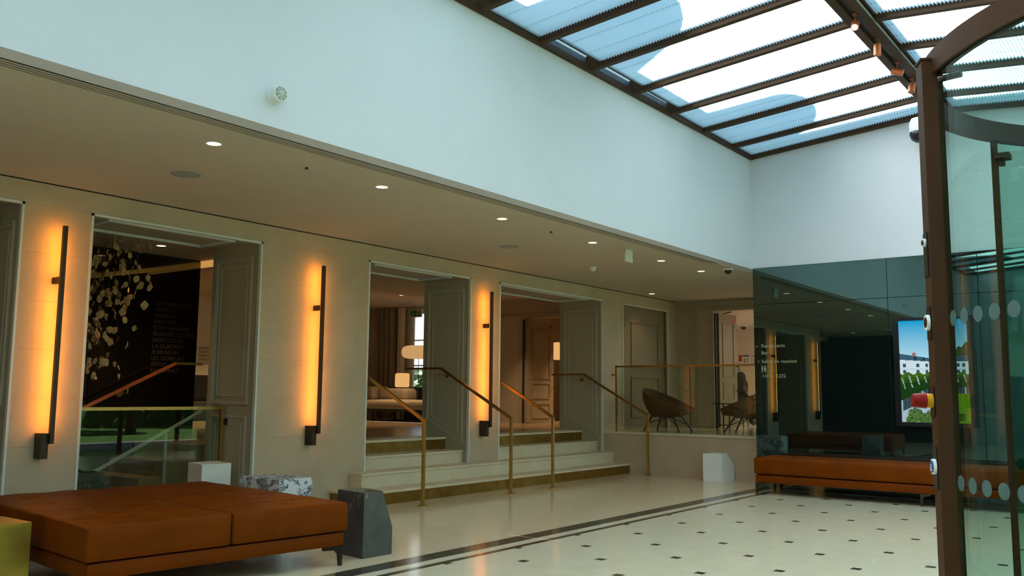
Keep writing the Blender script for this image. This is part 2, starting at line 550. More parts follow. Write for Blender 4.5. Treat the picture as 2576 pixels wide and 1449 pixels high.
def rounded_box(x0, x1, y0, y1, z0, z1, rad, n=(16, 16, 4), crown=0.0, tufts=(), creases=0.0, seed=0):
    """soft box: gridded cube pushed onto a rounded box, with crown and button dimples on top"""
    rnd = random.Random(seed)
    mb = MB()
    nx, ny, nz = n
    idx = {}
    vs, fs = [], []

    def vid(i, j, k):
        key = (i, j, k)
        if key not in idx:
            idx[key] = len(vs)
            vs.append(Vector((x0 + (x1 - x0) * i / nx, y0 + (y1 - y0) * j / ny, z0 + (z1 - z0) * k / nz)))
        return idx[key]
    for i in range(nx):
        for j in range(ny):
            fs.append((vid(i, j, 0), vid(i, j + 1, 0), vid(i + 1, j + 1, 0), vid(i + 1, j, 0)))
            fs.append((vid(i, j, nz), vid(i + 1, j, nz), vid(i + 1, j + 1, nz), vid(i, j + 1, nz)))
    for i in range(nx):
        for k in range(nz):
            fs.append((vid(i, 0, k), vid(i + 1, 0, k), vid(i + 1, 0, k + 1), vid(i, 0, k + 1)))
            fs.append((vid(i, ny, k), vid(i, ny, k + 1), vid(i + 1, ny, k + 1), vid(i + 1, ny, k)))
    for j in range(ny):
        for k in range(nz):
            fs.append((vid(0, j, k), vid(0, j, k + 1), vid(0, j + 1, k + 1), vid(0, j + 1, k)))
            fs.append((vid(nx, j, k), vid(nx, j + 1, k), vid(nx, j + 1, k + 1), vid(nx, j, k + 1)))
    cx, cy_, cz = (x0 + x1) / 2, (y0 + y1) / 2, (z0 + z1) / 2
    hx, hy, hz = (x1 - x0) / 2, (y1 - y0) / 2, (z1 - z0) / 2
    ph = [rnd.uniform(0, 6.28) for _ in range(4)]
    out = []
    for v in vs:
        # pull the outer rows of the grid close to the edge so that the rounding is resolved
        def near(t, h):
            s = max(-1.0, min(1.0, t / h))
            return h * (math.copysign(1 - (1 - abs(s)) ** 1.25, s))
        px, py, pz = near(v.x - cx, hx), near(v.y - cy_, hy), near(v.z - cz, hz)
        q = Vector((max(-hx + rad, min(hx - rad, px)), max(-hy + rad, min(hy - rad, py)), max(-hz + rad, min(hz - rad, pz))))
        e = Vector((px, py, pz)) - q
        if e.length > 1e-6:
            e = e.normalized() * rad
        p = q + e
        if pz > hz * 0.98 and crown:
            u, w = px / hx, py / hy
            dz = crown * (1 - u * u) * (1 - w * w)
            for (tx, ty) in tufts:
                dd = math.hypot(px - (tx - cx), py - (ty - cy_))
                dz -= 0.020 * math.exp(-(dd / 0.06) ** 2)
                dz += 0.007 * math.exp(-(dd / 0.16) ** 2) * math.sin(5 * math.atan2(py - ty + cy_, px - tx + cx) + ph[0])
            dz += creases * (math.sin(px * 17 + ph[1] + 2 * math.sin(py * 5)) * math.sin(py * 9 + ph[2]))
            p.z += dz
        out.append(p + Vector((cx, cy_, cz)))
    mb.add(out, fs)
    return mb


# ------------------------------------------------------------------ key planes
YW = 8.15          # stone wall face
ZC = 3.16          # soffit
YS = 5.08          # upper white wall
XB = 12.58         # black glass wall
ZL = 0.685         # landing level
XG = 13.40         # guard wall of the landing
XE = 16.25         # end wall of the landing
YF = -0.25         # glazed front
XF = -3.2          # near end wall
ZTOP = 2.95        # door heads
K = 0.23 / 2.65
DOORS = {0: (1.45, 3.61), 1: (4.22, 6.17), 2: (7.79, 9.80), 3: (10.46, 13.40), 4: (14.08, 15.85)}


def zr(y):         # underside of the roof frame
    return 4.81 + (YS - y) * K if y > 2.43 else 4.81 + (y + 0.22) * K


# ------------------------------------------------------------------ floor
floor = struct('floor', MB().box(XF, 17, YF, 9.1, -0.2, 0.0), MT['floor'])
T = 0.0012
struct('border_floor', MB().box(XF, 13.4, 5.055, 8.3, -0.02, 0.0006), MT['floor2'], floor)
struct('border_strip', MB().box(XF, XB, 4.87, 5.055, -0.01, T), MT['inlay'], floor)
struct('border_strip', MB().box(XF, XB, 4.685, 4.75, -0.01, T), MT['inlay'], floor)
inl = None
for row in range(0, 12):
    yy = 4.28 - 0.428 * row
    for k in range(-9, 8):
        xx = 5.835 + 0.917 * k + (0.4585 if row % 2 else 0)
        if xx < XF + 0.1 or xx > XB - 0.1 or yy < YF + 0.1:
            continue
        if xx < 2.0 and yy < 3.0:
            continue
        if inl is None:
            inl = struct('inlay_tile', MB().box(xx - 0.038, xx + 0.038, yy - 0.036, yy + 0.036, -0.01, T), MT['inlay'], floor)
            x_first, y_first = xx, yy
        else:
            share(inl, 'inlay_tile', floor, (xx - x_first, yy - y_first, 0))
half = None
for k in range(-9, 8):
    xx = 5.38 + 0.917 * k
    if XF + 0.1 < xx < XB - 0.1:
        if half is None:
            half = struct('inlay_tile', MB().box(xx - 0.038, xx + 0.038, 4.648, 4.6845, -0.01, T), MT['inlay'], floor)
            x_half = xx
        else:
            share(half, 'inlay_tile', floor, (xx - x_half, 0, 0))
struct('floor_joint', MB().box(6.80, 6.812, 4.55, 5.2, -0.01, T + 0.0006), MT['step'], floor)

# ------------------------------------------------------------------ upper white walls and soffit
struct('wall_left', MB().box(XF, XB + 0.27, YS, YS + 0.2, ZC, 4.86), MT['white'])
back_poly = [(XB + 0.02, YF, ZC + 0.012), (XB + 0.02, YS, ZC + 0.012), (XB + 0.02, YS, 4.83), (XB + 0.02, 2.43, 5.08), (XB + 0.02, YF, 4.83)]
struct('wall_back', MB().prism(back_poly, (0.25, 0, 0)), MT['white'])
fr_poly = [(XF, YF, 0), (XF, YS, 0), (XF, YS, 4.83), (XF, 2.43, 5.08), (XF, YF, 4.83)]
struct('wall_front', MB().prism(fr_poly, (-0.2, 0, 0)), MT['white'])
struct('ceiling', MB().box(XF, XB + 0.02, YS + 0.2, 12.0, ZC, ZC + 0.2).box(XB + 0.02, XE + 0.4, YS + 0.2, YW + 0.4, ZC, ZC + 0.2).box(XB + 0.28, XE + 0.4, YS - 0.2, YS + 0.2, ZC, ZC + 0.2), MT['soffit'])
# dark corridor past the end of the stone wall
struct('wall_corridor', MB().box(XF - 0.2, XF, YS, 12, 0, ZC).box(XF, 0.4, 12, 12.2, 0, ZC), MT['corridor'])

# ------------------------------------------------------------------ stone wall, panel by panel
stone = struct('wall_stone', MB().box(0.27, DOORS[0][0], YW + 0.02, 9.05, 0, ZC), MT['joint'])
back = MB()
spans = [(DOORS[0][1], DOORS[1][0]), (DOORS[1][1], DOORS[2][0]), (DOORS[2][1], DOORS[3][0]), (DOORS[3][1] + 0.03, DOORS[4][0]), (DOORS[4][1], XE)]
for a, b in spans:
    back.box(a, b, YW + 0.02, 9.05, 0, ZC)
for i in range(5):
    back.box(DOORS[i][0], DOORS[i][1], YW + 0.02, 9.05, ZTOP + 0.03, ZC)
back.build('wall_core', MT['joint'], stone)
MB().box(0.27, XE, YW + 0.012, YW + 0.0195, ZC - 0.03, ZC - 0.0005).build('shadow_gap', MT['gap'], stone)  # dark strip drawn for the shade in the slit under the ceiling
ZJ = [0.0, 0.352, 0.80, 1.228, 1.655, 2.086, 2.518, ZTOP]
G = 0.0006
rnd = random.Random(3)


def stone_row(a, b, z0, z1, y=YW):
    w = b - a
    cuts = [a, b]
    if w > 1.2:
        c = a + w * rnd.choice((0.36, 0.5, 0.63))
        cuts = [a, c, b]
    for p, q in zip(cuts[:-1], cuts[1:]):
        MB().box(p + (0.0001 if p > a else 0), q - (0.0001 if q < b else 0), y, y + 0.03, z0 + G, z1 - G).build('stone_panel', MT['stone'], stone)


for a, b in [(0.27, DOORS[0][0])] + spans:
    for z0, z1 in zip(ZJ[:-1], ZJ[1:]):
        stone_row(a, b, z0, z1)
xs = [0.27, 1.45, 2.53, 3.61, 4.22, 5.2, 6.17, 7.79, 8.8, 9.80, 10.46, 11.45, 12.43, 13.40, 14.08, 14.97, 15.85, XE]
for p, q in zip(xs[:-1], xs[1:]):
    MB().box(p + 0.0001, q - 0.0001, YW, YW + 0.03, ZTOP + G, ZC - 0.014).build('stone_panel', MT['stone'], stone)

# ------------------------------------------------------------------ panelled door recesses in the stone wall


def inset(poly, dist, n3):
    """inset a convex polygon lying in a plane with normal n3"""
    n3 = Vector(n3)
    P = [Vector(p) for p in poly]
    c = sum(P, Vector()) / len(P)
    n = len(P)
    lines = []
    for i in range(n):
        a, b = P[i], P[(i + 1) % n]
        e = (b - a).normalized()
        nn = n3.cross(e)
        if nn.dot(c - a) < 0:
            nn = -nn
        lines.append((a + nn * dist, e))
    out = []
    for i in range(n):
        (p, e), (q, g) = lines[i - 1], lines[i]
        # intersect p + s e with q + t g (same plane)
        w = q - p
        cr = e.cross(g)
        s = w.cross(g).dot(cr) / cr.length_squared
        out.append(p + e * s)
    return out


def moulding(poly, n3, parent, m, w=0.03, h=0.016, name='panel_moulding'):
    n3 = Vector(n3)
    i1 = inset(poly, w * 0.45, n3)
    i2 = inset(poly, w * 0.62, n3)
    i3 = inset(poly, w, n3)
    mb = MB()
    mb.ring(poly, i1, n3 * h)
    mb.ring(i2, i3, n3 * h * 0.6)
    return mb.build(name, m, parent)


def recess(i, zbot, y1=9.05, slanted=True, head_panel=True, left=True):
    x0, x1 = DOORS[i]
    rt = struct_root('door_%d' % (i + 1), (x0, YW, zbot))
    t = 0.02
    # linings
    MB().box(x1 - 0.001, x1 + t, YW + 0.002, y1, zbot, ZTOP + t).build('jamb_lining', MT['panel'], rt)
    MB().box(x0 - t, x0 + 0.001, YW + 0.002, y1, zbot, ZTOP + t).build('jamb_lining', MT['panel'], rt)
    MB().box(x0, x1, YW + 0.002, y1, ZTOP, ZTOP + t).build('head_lining', MT['panel'], rt)
    # pale metal edge around the opening
    e = 0.045
    mb = MB().box(x0, x0 + 0.022, YW - 0.012, YW + 0.03, zbot, ZTOP).box(x1 - 0.022, x1, YW - 0.012, YW + 0.03, zbot, ZTOP)
    mb.box(x0, x1, YW - 0.012, YW + 0.03, ZTOP - 0.022, ZTOP)
    mb.build('edge_trim', MT['trim'], rt)
    # mouldings on the right jamb (normal -X) and the left one (normal +X)
    for (xx, nx) in ((x1, -1), (x0, 1)):
        n3 = (nx, 0, 0)
        if slanted:
            p = [(xx, 8.27, 0.607), (xx, 8.955, 0.925), (xx, 8.955, 2.80), (xx, 8.27, 2.80)]
            moulding(p, n3, rt, MT['mould'], w=0.034, h=0.02)
            q = inset(p, 0.085, n3)
            moulding(q, n3, rt, MT['mould'], w=0.016, h=0.010)
        else:
            for (a, b) in ((1.16, 2.80), (0.12, 1.035)):
                p = [(xx, 8.30, a), (xx, 8.955, a), (xx, 8.955, b), (xx, 8.30, b)]
                moulding(p, n3, rt, MT['mould'], w=0.034, h=0.02)
                q = inset(p, 0.085, n3)
                moulding(q, n3, rt, MT['mould'], w=0.016, h=0.010)
    if head_panel:
        p = [(x0 + 0.25, 8.30, ZTOP), (x1 - 0.25, 8.30, ZTOP), (x1 - 0.25, 8.95, ZTOP), (x0 + 0.25, 8.95, ZTOP)]
        moulding(p, (0, 0, -1), rt, MT['trim'], w=0.05, h=0.022)
    return rt


recess(0, 0.0, slanted=False)
d1 = recess(1, 0.0, slanted=False)
d2 = recess(2, 0.343)
d3 = recess(3, 0.343)

# fourth recess on the landing with a closed panelled door
rt = struct_root('door_5', (DOORS[4][0], YW, ZL))
x0, x1 = DOORS[4]
MB().box(x1 - 0.003, x1 + 0.02, YW + 0.002, 8.6, ZL, ZTOP).build('jamb_lining', MT['dimdoor'], rt)
MB().box(x0 - 0.02, x0 + 0.003, YW + 0.002, 8.6, ZL, ZTOP).build('jamb_lining', MT['dimdoor'], rt)
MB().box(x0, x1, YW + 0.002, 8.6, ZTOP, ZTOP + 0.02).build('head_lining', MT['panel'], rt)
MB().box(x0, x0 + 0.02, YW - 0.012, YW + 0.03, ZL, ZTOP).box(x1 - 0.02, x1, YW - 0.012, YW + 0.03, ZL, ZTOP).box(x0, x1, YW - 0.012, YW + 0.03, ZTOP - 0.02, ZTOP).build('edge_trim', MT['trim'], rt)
leaf = MB().box(x0 + 0.12, x1 - 0.004, 8.22, 8.27, ZL, ZTOP - 0.01).build('door_leaf', MT['dimdoor'], rt)
MB().box(x0 + 0.004, x0 + 0.12, 8.215, 8.26, ZL, ZTOP - 0.01).build('side_panel', MT['dimdoor'], rt)
p = [(x0 + 0.42, 8.22, ZL + 1.1), (x1 - 0.3, 8.22, ZL + 1.1), (x1 - 0.3, 8.22, ZTOP - 0.3), (x0 + 0.42, 8.22, ZTOP - 0.3)]
moulding(p, (0, -1, 0), leaf, MT['dimdoor'], name='leaf_moulding')
p = [(x0 + 0.42, 8.22, ZL + 0.2), (x1 - 0.3, 8.22, ZL + 0.2), (x1 - 0.3, 8.22, ZL + 0.95), (x0 + 0.42, 8.22, ZL + 0.95)]
moulding(p, (0, -1, 0), leaf, MT['dimdoor'], name='leaf_moulding')
text('TR', 0.11, (x0 + 0.008, 8.213, 2.24), FACE_MINUS_Y, MT['inkletters'], rt, name='door_lettering')

# ------------------------------------------------------------------ stairs, landing, guard wall
stair = thing('stone_staircase', 'pale stone stairs with brass risers leading up to the panelled doorways', 'stairs', (7.25, 7.61, 0))
# first step
MB().box(7.27, XG, 7.63, YW - 0.003, 0.0, 0.135).build('brass_riser', MT['brassriser'], stair)['label'] = 'brass clad lowest riser'
MB().box(7.25, XG, 7.61, YW - 0.003, 0.135, 0.165).build('tread', MT['step'], stair)
MB().box(7.575, XG, 7.945, YW - 0.003, 0.165, 0.313).build('riser', MT['step'], stair)
MB().box(7.56, XG, 7.93, YW - 0.002, 0.313, 0.343).build('tread', MT['step'], stair)
for (a, b) in ((DOORS[2][0], DOORS[2][1]), (DOORS[3][0], DOORS[3][1])):
    a += 0.003; b -= 0.003
    MB().box(a, b, YW - 0.002, 8.3, 0.313, 0.343).build('tread', MT['step'], stair)
    MB().box(a, b, 8.265, 9.06, 0.343, 0.483).build('riser', MT['step'], stair)
    MB().box(a, b, 8.25, 9.06, 0.483, 0.513).build('tread', MT['step'], stair)
    MB().box(a, b, 8.585, 9.06, 0.513, 0.655).build('brass_riser', MT['brassriser'], stair)['label'] = 'brass clad top riser'
    MB().box(a, b, 8.57, 9.06, 0.655, 0.685).build('tread', MT['step'], stair)

land = struct('floor_landing', MB().box(XG + 0.02, 24, 4.5, YW + 0.33, ZL - 0.2, ZL - 0.001).box(16, 24, YW + 0.33, 12, ZL - 0.2, ZL - 0.001), MT['floor'])
wg = struct('wall_landing', MB().box(XG, XG + 0.12, YS - 0.2, YW + 0.02, 0.0, ZL - 0.035), MT['stone'])
struct('coping', MB().box(XG - 0.015, XG + 0.2, YS - 0.2, YW, ZL - 0.035, ZL), MT['step'], wg)

guard = thing('glass_guard', 'brass railed glass guard along the edge of the raised landing', 'railing', (XG, 7.9, ZL))
MB().box(XG - 0.01, XG + 0.03, YS + 0.0, 7.9, ZL + 1.085, ZL + 1.115).build('top_rail', MT['brass'], guard)
MB().box(XG - 0.005, XG + 0.025, 7.87, 7.9, ZL, ZL + 1.085).build('end_post', MT['brass'], guard)
MB().box(XG + 0.004, XG + 0.016, 6.518, 7.868, ZL, ZL + 1.083).build('glass_pane', MT['glass'], guard)
MB().box(XG + 0.004, XG + 0.016, YS + 0.002, 6.505, ZL, ZL + 1.083).build('glass_pane', MT['glass'], guard)
MB().box(XG + 0.006, XG + 0.014, 6.507, 6.516, ZL, ZL + 1.083).build('glass_joint', MT['gap'], guard)
MB().cyl((XG + 0.01, 7.9, 1.645), (XG + 0.01, 7.94, 1.645), 0.010).cyl((XG + 0.01, 7.94, 1.645), (XG + 0.01, 7.965, 1.645), 0.026).build('wall_bracket', MT['brass'], guard)

# ------------------------------------------------------------------ handrails


def handrail(px, rx, label, shown_end=True):
    t = thing('stair_handrail', label, 'handrail', (px, 7.22, 0), 'brass handrails on the stone stairs')
    w = 0.034
    top = 0.985
    MB().box(px - w / 2, px + w / 2, 7.22 - w / 2, 7.22 + w / 2, 0.012, top).build('post', MT['brass'], t)
    MB().lathe((px, 7.22, 0), [(0.055, 0.0), (0.055, 0.009), (0.048, 0.013)]).build('base_disc', MT['brass'], t, True)
    kz = 1.648
    MB().bar((px, 7.205, top - 0.012), (px, 8.46, kz), 0.03, 0.036).build('sloped_rail', MT['brass'], t)
    MB().box(px - 0.015, px + 0.015, 8.44, 9.14, kz - 0.010, kz + 0.018).build('level_rail', MT['brass'], t)
    s = 1 if rx > px else -1
    b = MB().tube([(px, 8.55, kz - 0.01), (px, 8.56, kz - 0.07), (px + s * 0.04, 8.57, kz - 0.085), (rx, 8.57, kz - 0.085)], 0.008)
    b.cyl((rx - s * 0.012, 8.57, kz - 0.085), (rx, 8.57, kz - 0.085), 0.034, 20)
    b.build('wall_bracket', MT['brass'], t, True)
    return t


handrail(7.86, 7.79, 'brass handrail at the left jamb of the doorway showing the lit lounge')
handrail(9.55, 9.80, 'brass handrail before the wall lamp between the two stair doorways')
handrail(10.52, 10.46, 'brass handrail entering the doorway with the half open panelled door, lamp side')
handrail(13.28, 13.40, 'brass handrail standing beside the landing wall and its glass guard')

# ------------------------------------------------------------------ black glass wall at the back
bg = struct_root('wall_back_glass', (XB, YS, 0))
MB().box(XB + 0.012, XB + 0.25, YF, YS, 0.0, ZC + 0.01).build('backing', MT['gap'], bg)
cols = [(YS, 3.20), (3.20, 2.10), (2.10, 1.0), (1.0, YF)]
rows = [(0.0, 0.53), (0.53, 2.632), (2.632, ZC + 0.008)]
g = 0.004
for (ya, yb) in cols:
    for (za, zb) in rows:
        MB().box(XB, XB + 0.011, yb + g, ya - g, za + g, zb - g).build('glass_panel', MT['blackglass'], bg)
tx = XB - 0.002
for body, wd, z in (('Restaurants', 0.345, 2.004), ('Bar', 0.10, 1.903), ('Salles de reunion', 0.515, 1.780), ('1101 - 1232', 0.338, 1.572)):
    text(body, 0.068, (tx, 4.972, z), FACE_MINUS_X, MT['letters'], bg, name='direction_lettering', fit=wd)
MB().bar((tx, 5.055, 2.012), (tx, 5.037, 2.03), 0.004, 0.006).bar((tx, 5.037, 2.03), (tx, 5.019, 2.012), 0.004, 0.006).build('arrow_mark', MT['letters'], bg)
MB().bar((tx, 5.008, 1.822), (tx, 5.026, 1.802), 0.004, 0.006).bar((tx, 5.026, 1.802), (tx, 5.008, 1.782), 0.004, 0.006).build('arrow_mark', MT['letters'], bg)
# toilets pictograms: two standing figures and a seated wheel user
pm = MB()
PZ = 1.735
for yy, skirt in ((4.962, 0.008), (4.922, 0.016)):
    pm.lathe((tx, yy, PZ), [(0.001, -0.003), (0.009, -0.003), (0.009, 0.0), (0.001, 0.0)], 12, 'x')
    pm.prism([(tx, yy + 0.011, PZ - 0.014), (tx, yy - 0.011, PZ - 0.014), (tx, yy - skirt, PZ - 0.055), (tx, yy + skirt, PZ - 0.055)], (0.003, 0, 0))
    pm.box(tx, tx + 0.003, yy - 0.007, yy - 0.002, PZ - 0.09, PZ - 0.055).box(tx, tx + 0.003, yy + 0.002, yy + 0.007, PZ - 0.09, PZ - 0.055)
CY = 4.872
pm.lathe((tx, CY, PZ - 0.012), [(0.001, -0.003), (0.008, -0.003), (0.008, 0.0), (0.001, 0.0)], 12, 'x')
pm.bar((tx, CY, PZ - 0.024), (tx, CY - 0.003, PZ - 0.055), 0.003, 0.006, (1, 0, 0)).bar((tx, CY - 0.003, PZ - 0.055), (tx, CY - 0.024, PZ - 0.057), 0.003, 0.006, (1, 0, 0)).bar((tx, CY - 0.024, PZ - 0.057), (tx, CY - 0.034, PZ - 0.085), 0.003, 0.006, (1, 0, 0))
for k in range(14):
    a0, a1 = math.radians(130 + k * 18), math.radians(148 + k * 18)
    pm.bar((tx, CY - 0.024 * math.cos(a0), PZ - 0.068 + 0.024 * math.sin(a0)), (tx, CY - 0.024 * math.cos(a1), PZ - 0.068 + 0.024 * math.sin(a1)), 0.003, 0.004, (1, 0, 0))
pm.build('pictogram', MT['letters'], bg)

# ------------------------------------------------------------------ skylight
RX = [11.85 - 0.95 * k for k in range(16)]             # rafter centres
sky = struct_root('window_1', (XB, 2.43, 4.8))


def slope_bar(x0, x1, ya, yb, d0, d1):
    """bar between heights zr+d0 and zr+d1 running down one slope"""
    poly = [(x0, ya, zr(ya) + d0), (x0, yb, zr(yb) + d0), (x0, yb, zr(yb) + d1), (x0, ya, zr(ya) + d1)]
    return MB().prism(poly, (x1 - x0, 0, 0))


for (ya, yb) in ((YS, 2.5), (2.36, YF + 0.02)):
    for xr in RX:
        slope_bar(xr - 0.035, xr + 0.035, ya, yb, 0.0, 0.17).build('rafter', MT['rafter'], sky)
    slope_bar(XB - 0.05, XB + 0.02, ya, yb, 0.0, 0.17).build('rafter', MT['rafter'], sky)
    slope_bar(XF, XF + 0.07, ya, yb, 0.0, 0.17).build('rafter', MT['rafter'], sky)
MB().box(XF, XB + 0.02, YS - 0.05, YS + 0.01, 4.808, 4.87).build('edge_beam', MT['rafter'], sky)
MB().box(XF, XB + 0.02, YF, YF + 0.08, 4.80, 4.98).build('edge_beam', MT['rafter'], sky)
MB().box(XF, XB + 0.02, 2.46, 2.54, 5.005, 5.22).build('ridge_beam', MT['rafter'], sky)
MB().box(XF, XB + 0.02, 2.31, 2.39, 5.005, 5.22).build('ridge_beam', MT['rafter'], sky)
MB().box(XF, XB + 0.02, 2.39, 2.46, 5.045, 5.36).build('lighting_track', MT['black'], sky)
MB().box(XF, XB + 0.02, 2.300, 2.309, 5.02, 5.035).build('ridge_strip', MT['grille'], sky)
edges = [XB - 0.05] + [xr for xr in RX] + [XF + 0.07]
nth = ['first', 'second', 'third', 'fourth', 'fifth', 'sixth', 'seventh', 'eighth', 'ninth', 'tenth', 'eleventh', 'twelfth', 'thirteenth', 'fourteenth', 'fifteenth', 'sixteenth', 'seventeenth', 'eighteenth']
GAPS = {3: 0.11, 4: 0.13, 5: 0.13, 7: 0.13}
blind_cache = {}


def blind(i, side):
    xa, xb = edges[i + 1] + (0.036 if i < 16 else 0), edges[i] - (0.036 if i else 0.0)
    if xb - xa < 0.15:
        return
    if side > 0:
        y0, y1 = (YS - 0.055 - GAPS.get(i, 0.0)), 2.545
        lab = '%s pleated white skylight blind from the back wall, on the side of the white wall' % nth[i]
    else:
        y0, y1 = 2.305, YF + 0.085
        lab = '%s pleated white skylight blind from the back wall, beyond the ridge beam' % nth[i]
    t = thing('pleated_blind', lab, 'blind', (xb, y0, zr(y0)), 'pleated blinds under the roof glass')
    pitch = 0.034
    n = int(abs(y1 - y0) / pitch * 2)
    vs, fs = [], []
    for k in range(n + 1):
        y = y0 + (y1 - y0) * k / n
        z = zr(y) + 0.052 + (0.022 if k % 2 else -0.001)
        vs += [(xa, y, z), (xb, y, z)]
    for k in range(n):
        fs.append((2 * k, 2 * k + 1, 2 * k + 3, 2 * k + 2))
    mb = MB(); mb.add(vs, fs)
    mb.build('pleated_cloth', MT['blind'], t, fix=False)
    s = 1 if side > 0 else -1
    MB().box(xa, xb, y0, y0 + s * 0.018, zr(y0) + 0.045, zr(y0) + 0.085).build('bottom_rail', MT['rafter'], t)
    for q in (0.32, 0.70):
        xc = xa + (xb - xa) * q
        MB().bar((xc, y0, zr(y0) + 0.064), (xc, y1, zr(y1) + 0.064), 0.004, 0.004).build('pull_cord', MT['cord'], t)


for i in range(len(edges) - 1):
    blind(i, 1)
    blind(i, -1)
    xa, xb = edges[i + 1], edges[i]
    slope_bar(xa, xb, YS + 0.02, 2.5, 0.185, 0.193).build('roof_pane', MT['clear'], sky)
    slope_bar(xa, xb, 2.36, YF, 0.185, 0.193).build('roof_pane', MT['clear'], sky)

# the flat roof edge and the old building above: they cast the shadows seen on the blinds
roof = struct('roof', MB().box(XF - 1, 25, YS + 0.02, 6.6, 4.86, 4.98).box(XB + 0.03, 25, YF - 0.5, YS + 0.02, 4.96, 5.08).box(XF - 1.2, XF - 0.02, YF - 0.5, YS + 0.02, 4.96, 5.08).box(-4, 25, 6.6, 20, 4.9, 5.1), MT['slate'])
MB().box(XF - 1, XB + 1.6, YS + 0.03, YS + 0.2, 4.9, 5.42).build('parapet', MT['render'], roof)
MB().box(XB + 0.06, XB + 0.25, YF, YS + 0.02, 5.0, 6.05).build('parapet', MT['render'], roof)
MB().prism([(-4, 6.9, 5.0), (-4, 6.9, 5.6), (-4, 12, 9.4), (-4, 12, 5.0)], (29, 0, 0)).build('slate_slope', MT['slate'], roof)
for xc, w, h in ((0.2, 1.6, 8.72), (4.55, 1.6, 8.72), (2.3, 1.6, 8.72), (8.70, 1.62, 8.75), (12.62, 1.66, 8.72), (16.9, 1.6, 8.72)):  # extra unseen dormer added among the near ones to shade the blinds
    pts = [(xc - w / 2, 6.2, 5.0), (xc + w / 2, 6.2, 5.0), (xc + w / 2, 6.2, h - w / 2)]
    pts += [(xc + w / 2 * math.cos(a), 6.2, h - w / 2 + w / 2 * math.sin(a)) for a in [PI * k / 12 for k in range(1, 12)]]
    pts += [(xc - w / 2, 6.2, h - w / 2)]
    MB().prism(pts, (0, 2.4, 0)).build('dormer', MT['slate'], roof)

# ------------------------------------------------------------------ glazed front, garden
front = struct_root('window_2', (0, YF, 0))
xs = [XF, -1.8, -0.4, 1.0, 2.40, 4.38, 5.8, 7.2, 8.6, 10.0, 11.3, XB]
for a, b in zip(xs[:-1], xs[1:]):
    MB().box(a - 0.03, a + 0.03, YF - 0.08, YF, 0, 4.81).build('mullion', MT['brown'], front)
    lo = 2.45 if a == 2.40 else 0.05
    MB().box(a + 0.03, b - 0.03, YF - 0.045, YF - 0.035, lo, 4.78).build('pane', MT['clear'], front)
MB().box(XF, XB, YF - 0.08, YF, 2.40, 2.46).build('transom', MT['brown'], front)

struct('ground', MB().box(-40, 60, -60, YF - 0.1, -0.4, -0.02), MT['lawn'])
pth = struct('path', MB().box(-40, 60, -5.0, -2.2, -0.1, -0.012), MT['gravel'])


def foliage_mesh(name, c, rad, n, m, parent, seed, size=0.32):
    rn = random.Random(seed)
    mb = MB()
    c = Vector(c)
    for _ in range(n):
        while True:
            p = Vector((rn.uniform(-1, 1), rn.uniform(-1, 1), rn.uniform(-1, 1)))
            if 0.35 < p.length < 1.0 and rn.random() < p.length:
                break
        q = c + Vector((p.x * rad[0], p.y * rad[1], p.z * rad[2]))
        a = Vector((rn.uniform(-1, 1), rn.uniform(-1, 1), rn.uniform(-0.6, 0.6))).normalized() * size * rn.uniform(0.6, 1.2)
        b = Vector((rn.uniform(-1, 1), rn.uniform(-1, 1), rn.uniform(-1, 1))).cross(a).normalized() * size * rn.uniform(0.4, 0.8)
        mb.add([q - a, q - b * 0.8, q + a, q + b * 0.8], [(0, 1, 2, 3)])
    o = mb.build(name, m, parent, fix=False)
    o['kind'] = 'stuff'
    return o


TREES = [(3, -9, 3.4, 2.4, 'broad garden tree nearest to the glazed front'), (9, -10, 4.2, 2.6, 'tall garden tree before the gravel path end'), (15, -8.5, 3.2, 2.3, 'round garden tree beyond the back wall line'),
         (-4, -9, 3.8, 2.5, 'garden tree near the dark corridor side'), (21, -11, 4.4, 2.8, 'far garden tree at the end of the lawn'), (-11, -11, 4.0, 2.6, 'garden tree at the far left of the lawn')]
for n, (tx_, ty_, h, rr, lab) in enumerate(TREES):
    t = thing('tree', lab, 'tree', (tx_, ty_, 0), 'trees in the garden')
    MB().cyl((tx_, ty_, -0.05), (tx_, ty_, h), 0.16, 10, 0.09).build('trunk', MT['trunk'], t, True)
    foliage_mesh('foliage', (tx_, ty_, h), (rr, rr, rr * 0.95), 1500, MT['foliage'], t, n)
hd = thing('hedge', 'long clipped green hedge across the garden behind the trees', 'hedge', (0, -14, 0))
MB().box(-30, 45, -15, -13.6, -0.05, 1.7).build('hedge_body', MT['foliage'], hd)
hb = thing('garden_house', 'pale house with a slate roof beyond the garden hedge', 'house', (6, -34, 0))
MB().box(-16, 36, -40, -34, -0.05, 6.5).build('house_wall', MT['render'], hb)
MB().prism([(-16.5, -33.6, 6.5), (-16.5, -40.4, 6.5), (-16.5, -37, 9.5)], (53, 0, 0)).build('house_roof', MT['slate'], hb)
for k in range(12):
    MB().box(-13 + k * 4, -11.8 + k * 4, -34.02, -33.95, 3.4, 5.4).build('house_window', MT['blackplastic'], hb)

# ------------------------------------------------------------------ lounge behind the stone wall
sl = struct('floor_lounge', MB().box(6.4, 15.6, 9.05, 17.2, ZL - 0.2, ZL).box(-4, 6.4, 10.45, 17.2, ZL - 0.2, ZL).box(-4, 6.4, 9.05, 10.45, -0.3, 0.0), MT['salonfloor'])
struct('ceiling_lounge', MB().box(-4, 7.0, 9.05, 17.2, 3.02, 3.25).box(7.0, 15.8, 9.05, 17.2, 3.35, 3.55), MT['salonceil'])
struct('trim_1', MB().box(6.94, 7.0, 9.06, 17.0, 2.94, 3.02), MT['trimglow'])  # ceiling edge trim given its own glow to look brightly lit
struct('wall_lounge_far', MB().box(-4, 15.8, 17.0, 17.2, 0, 3.6), MT['roomwall'])
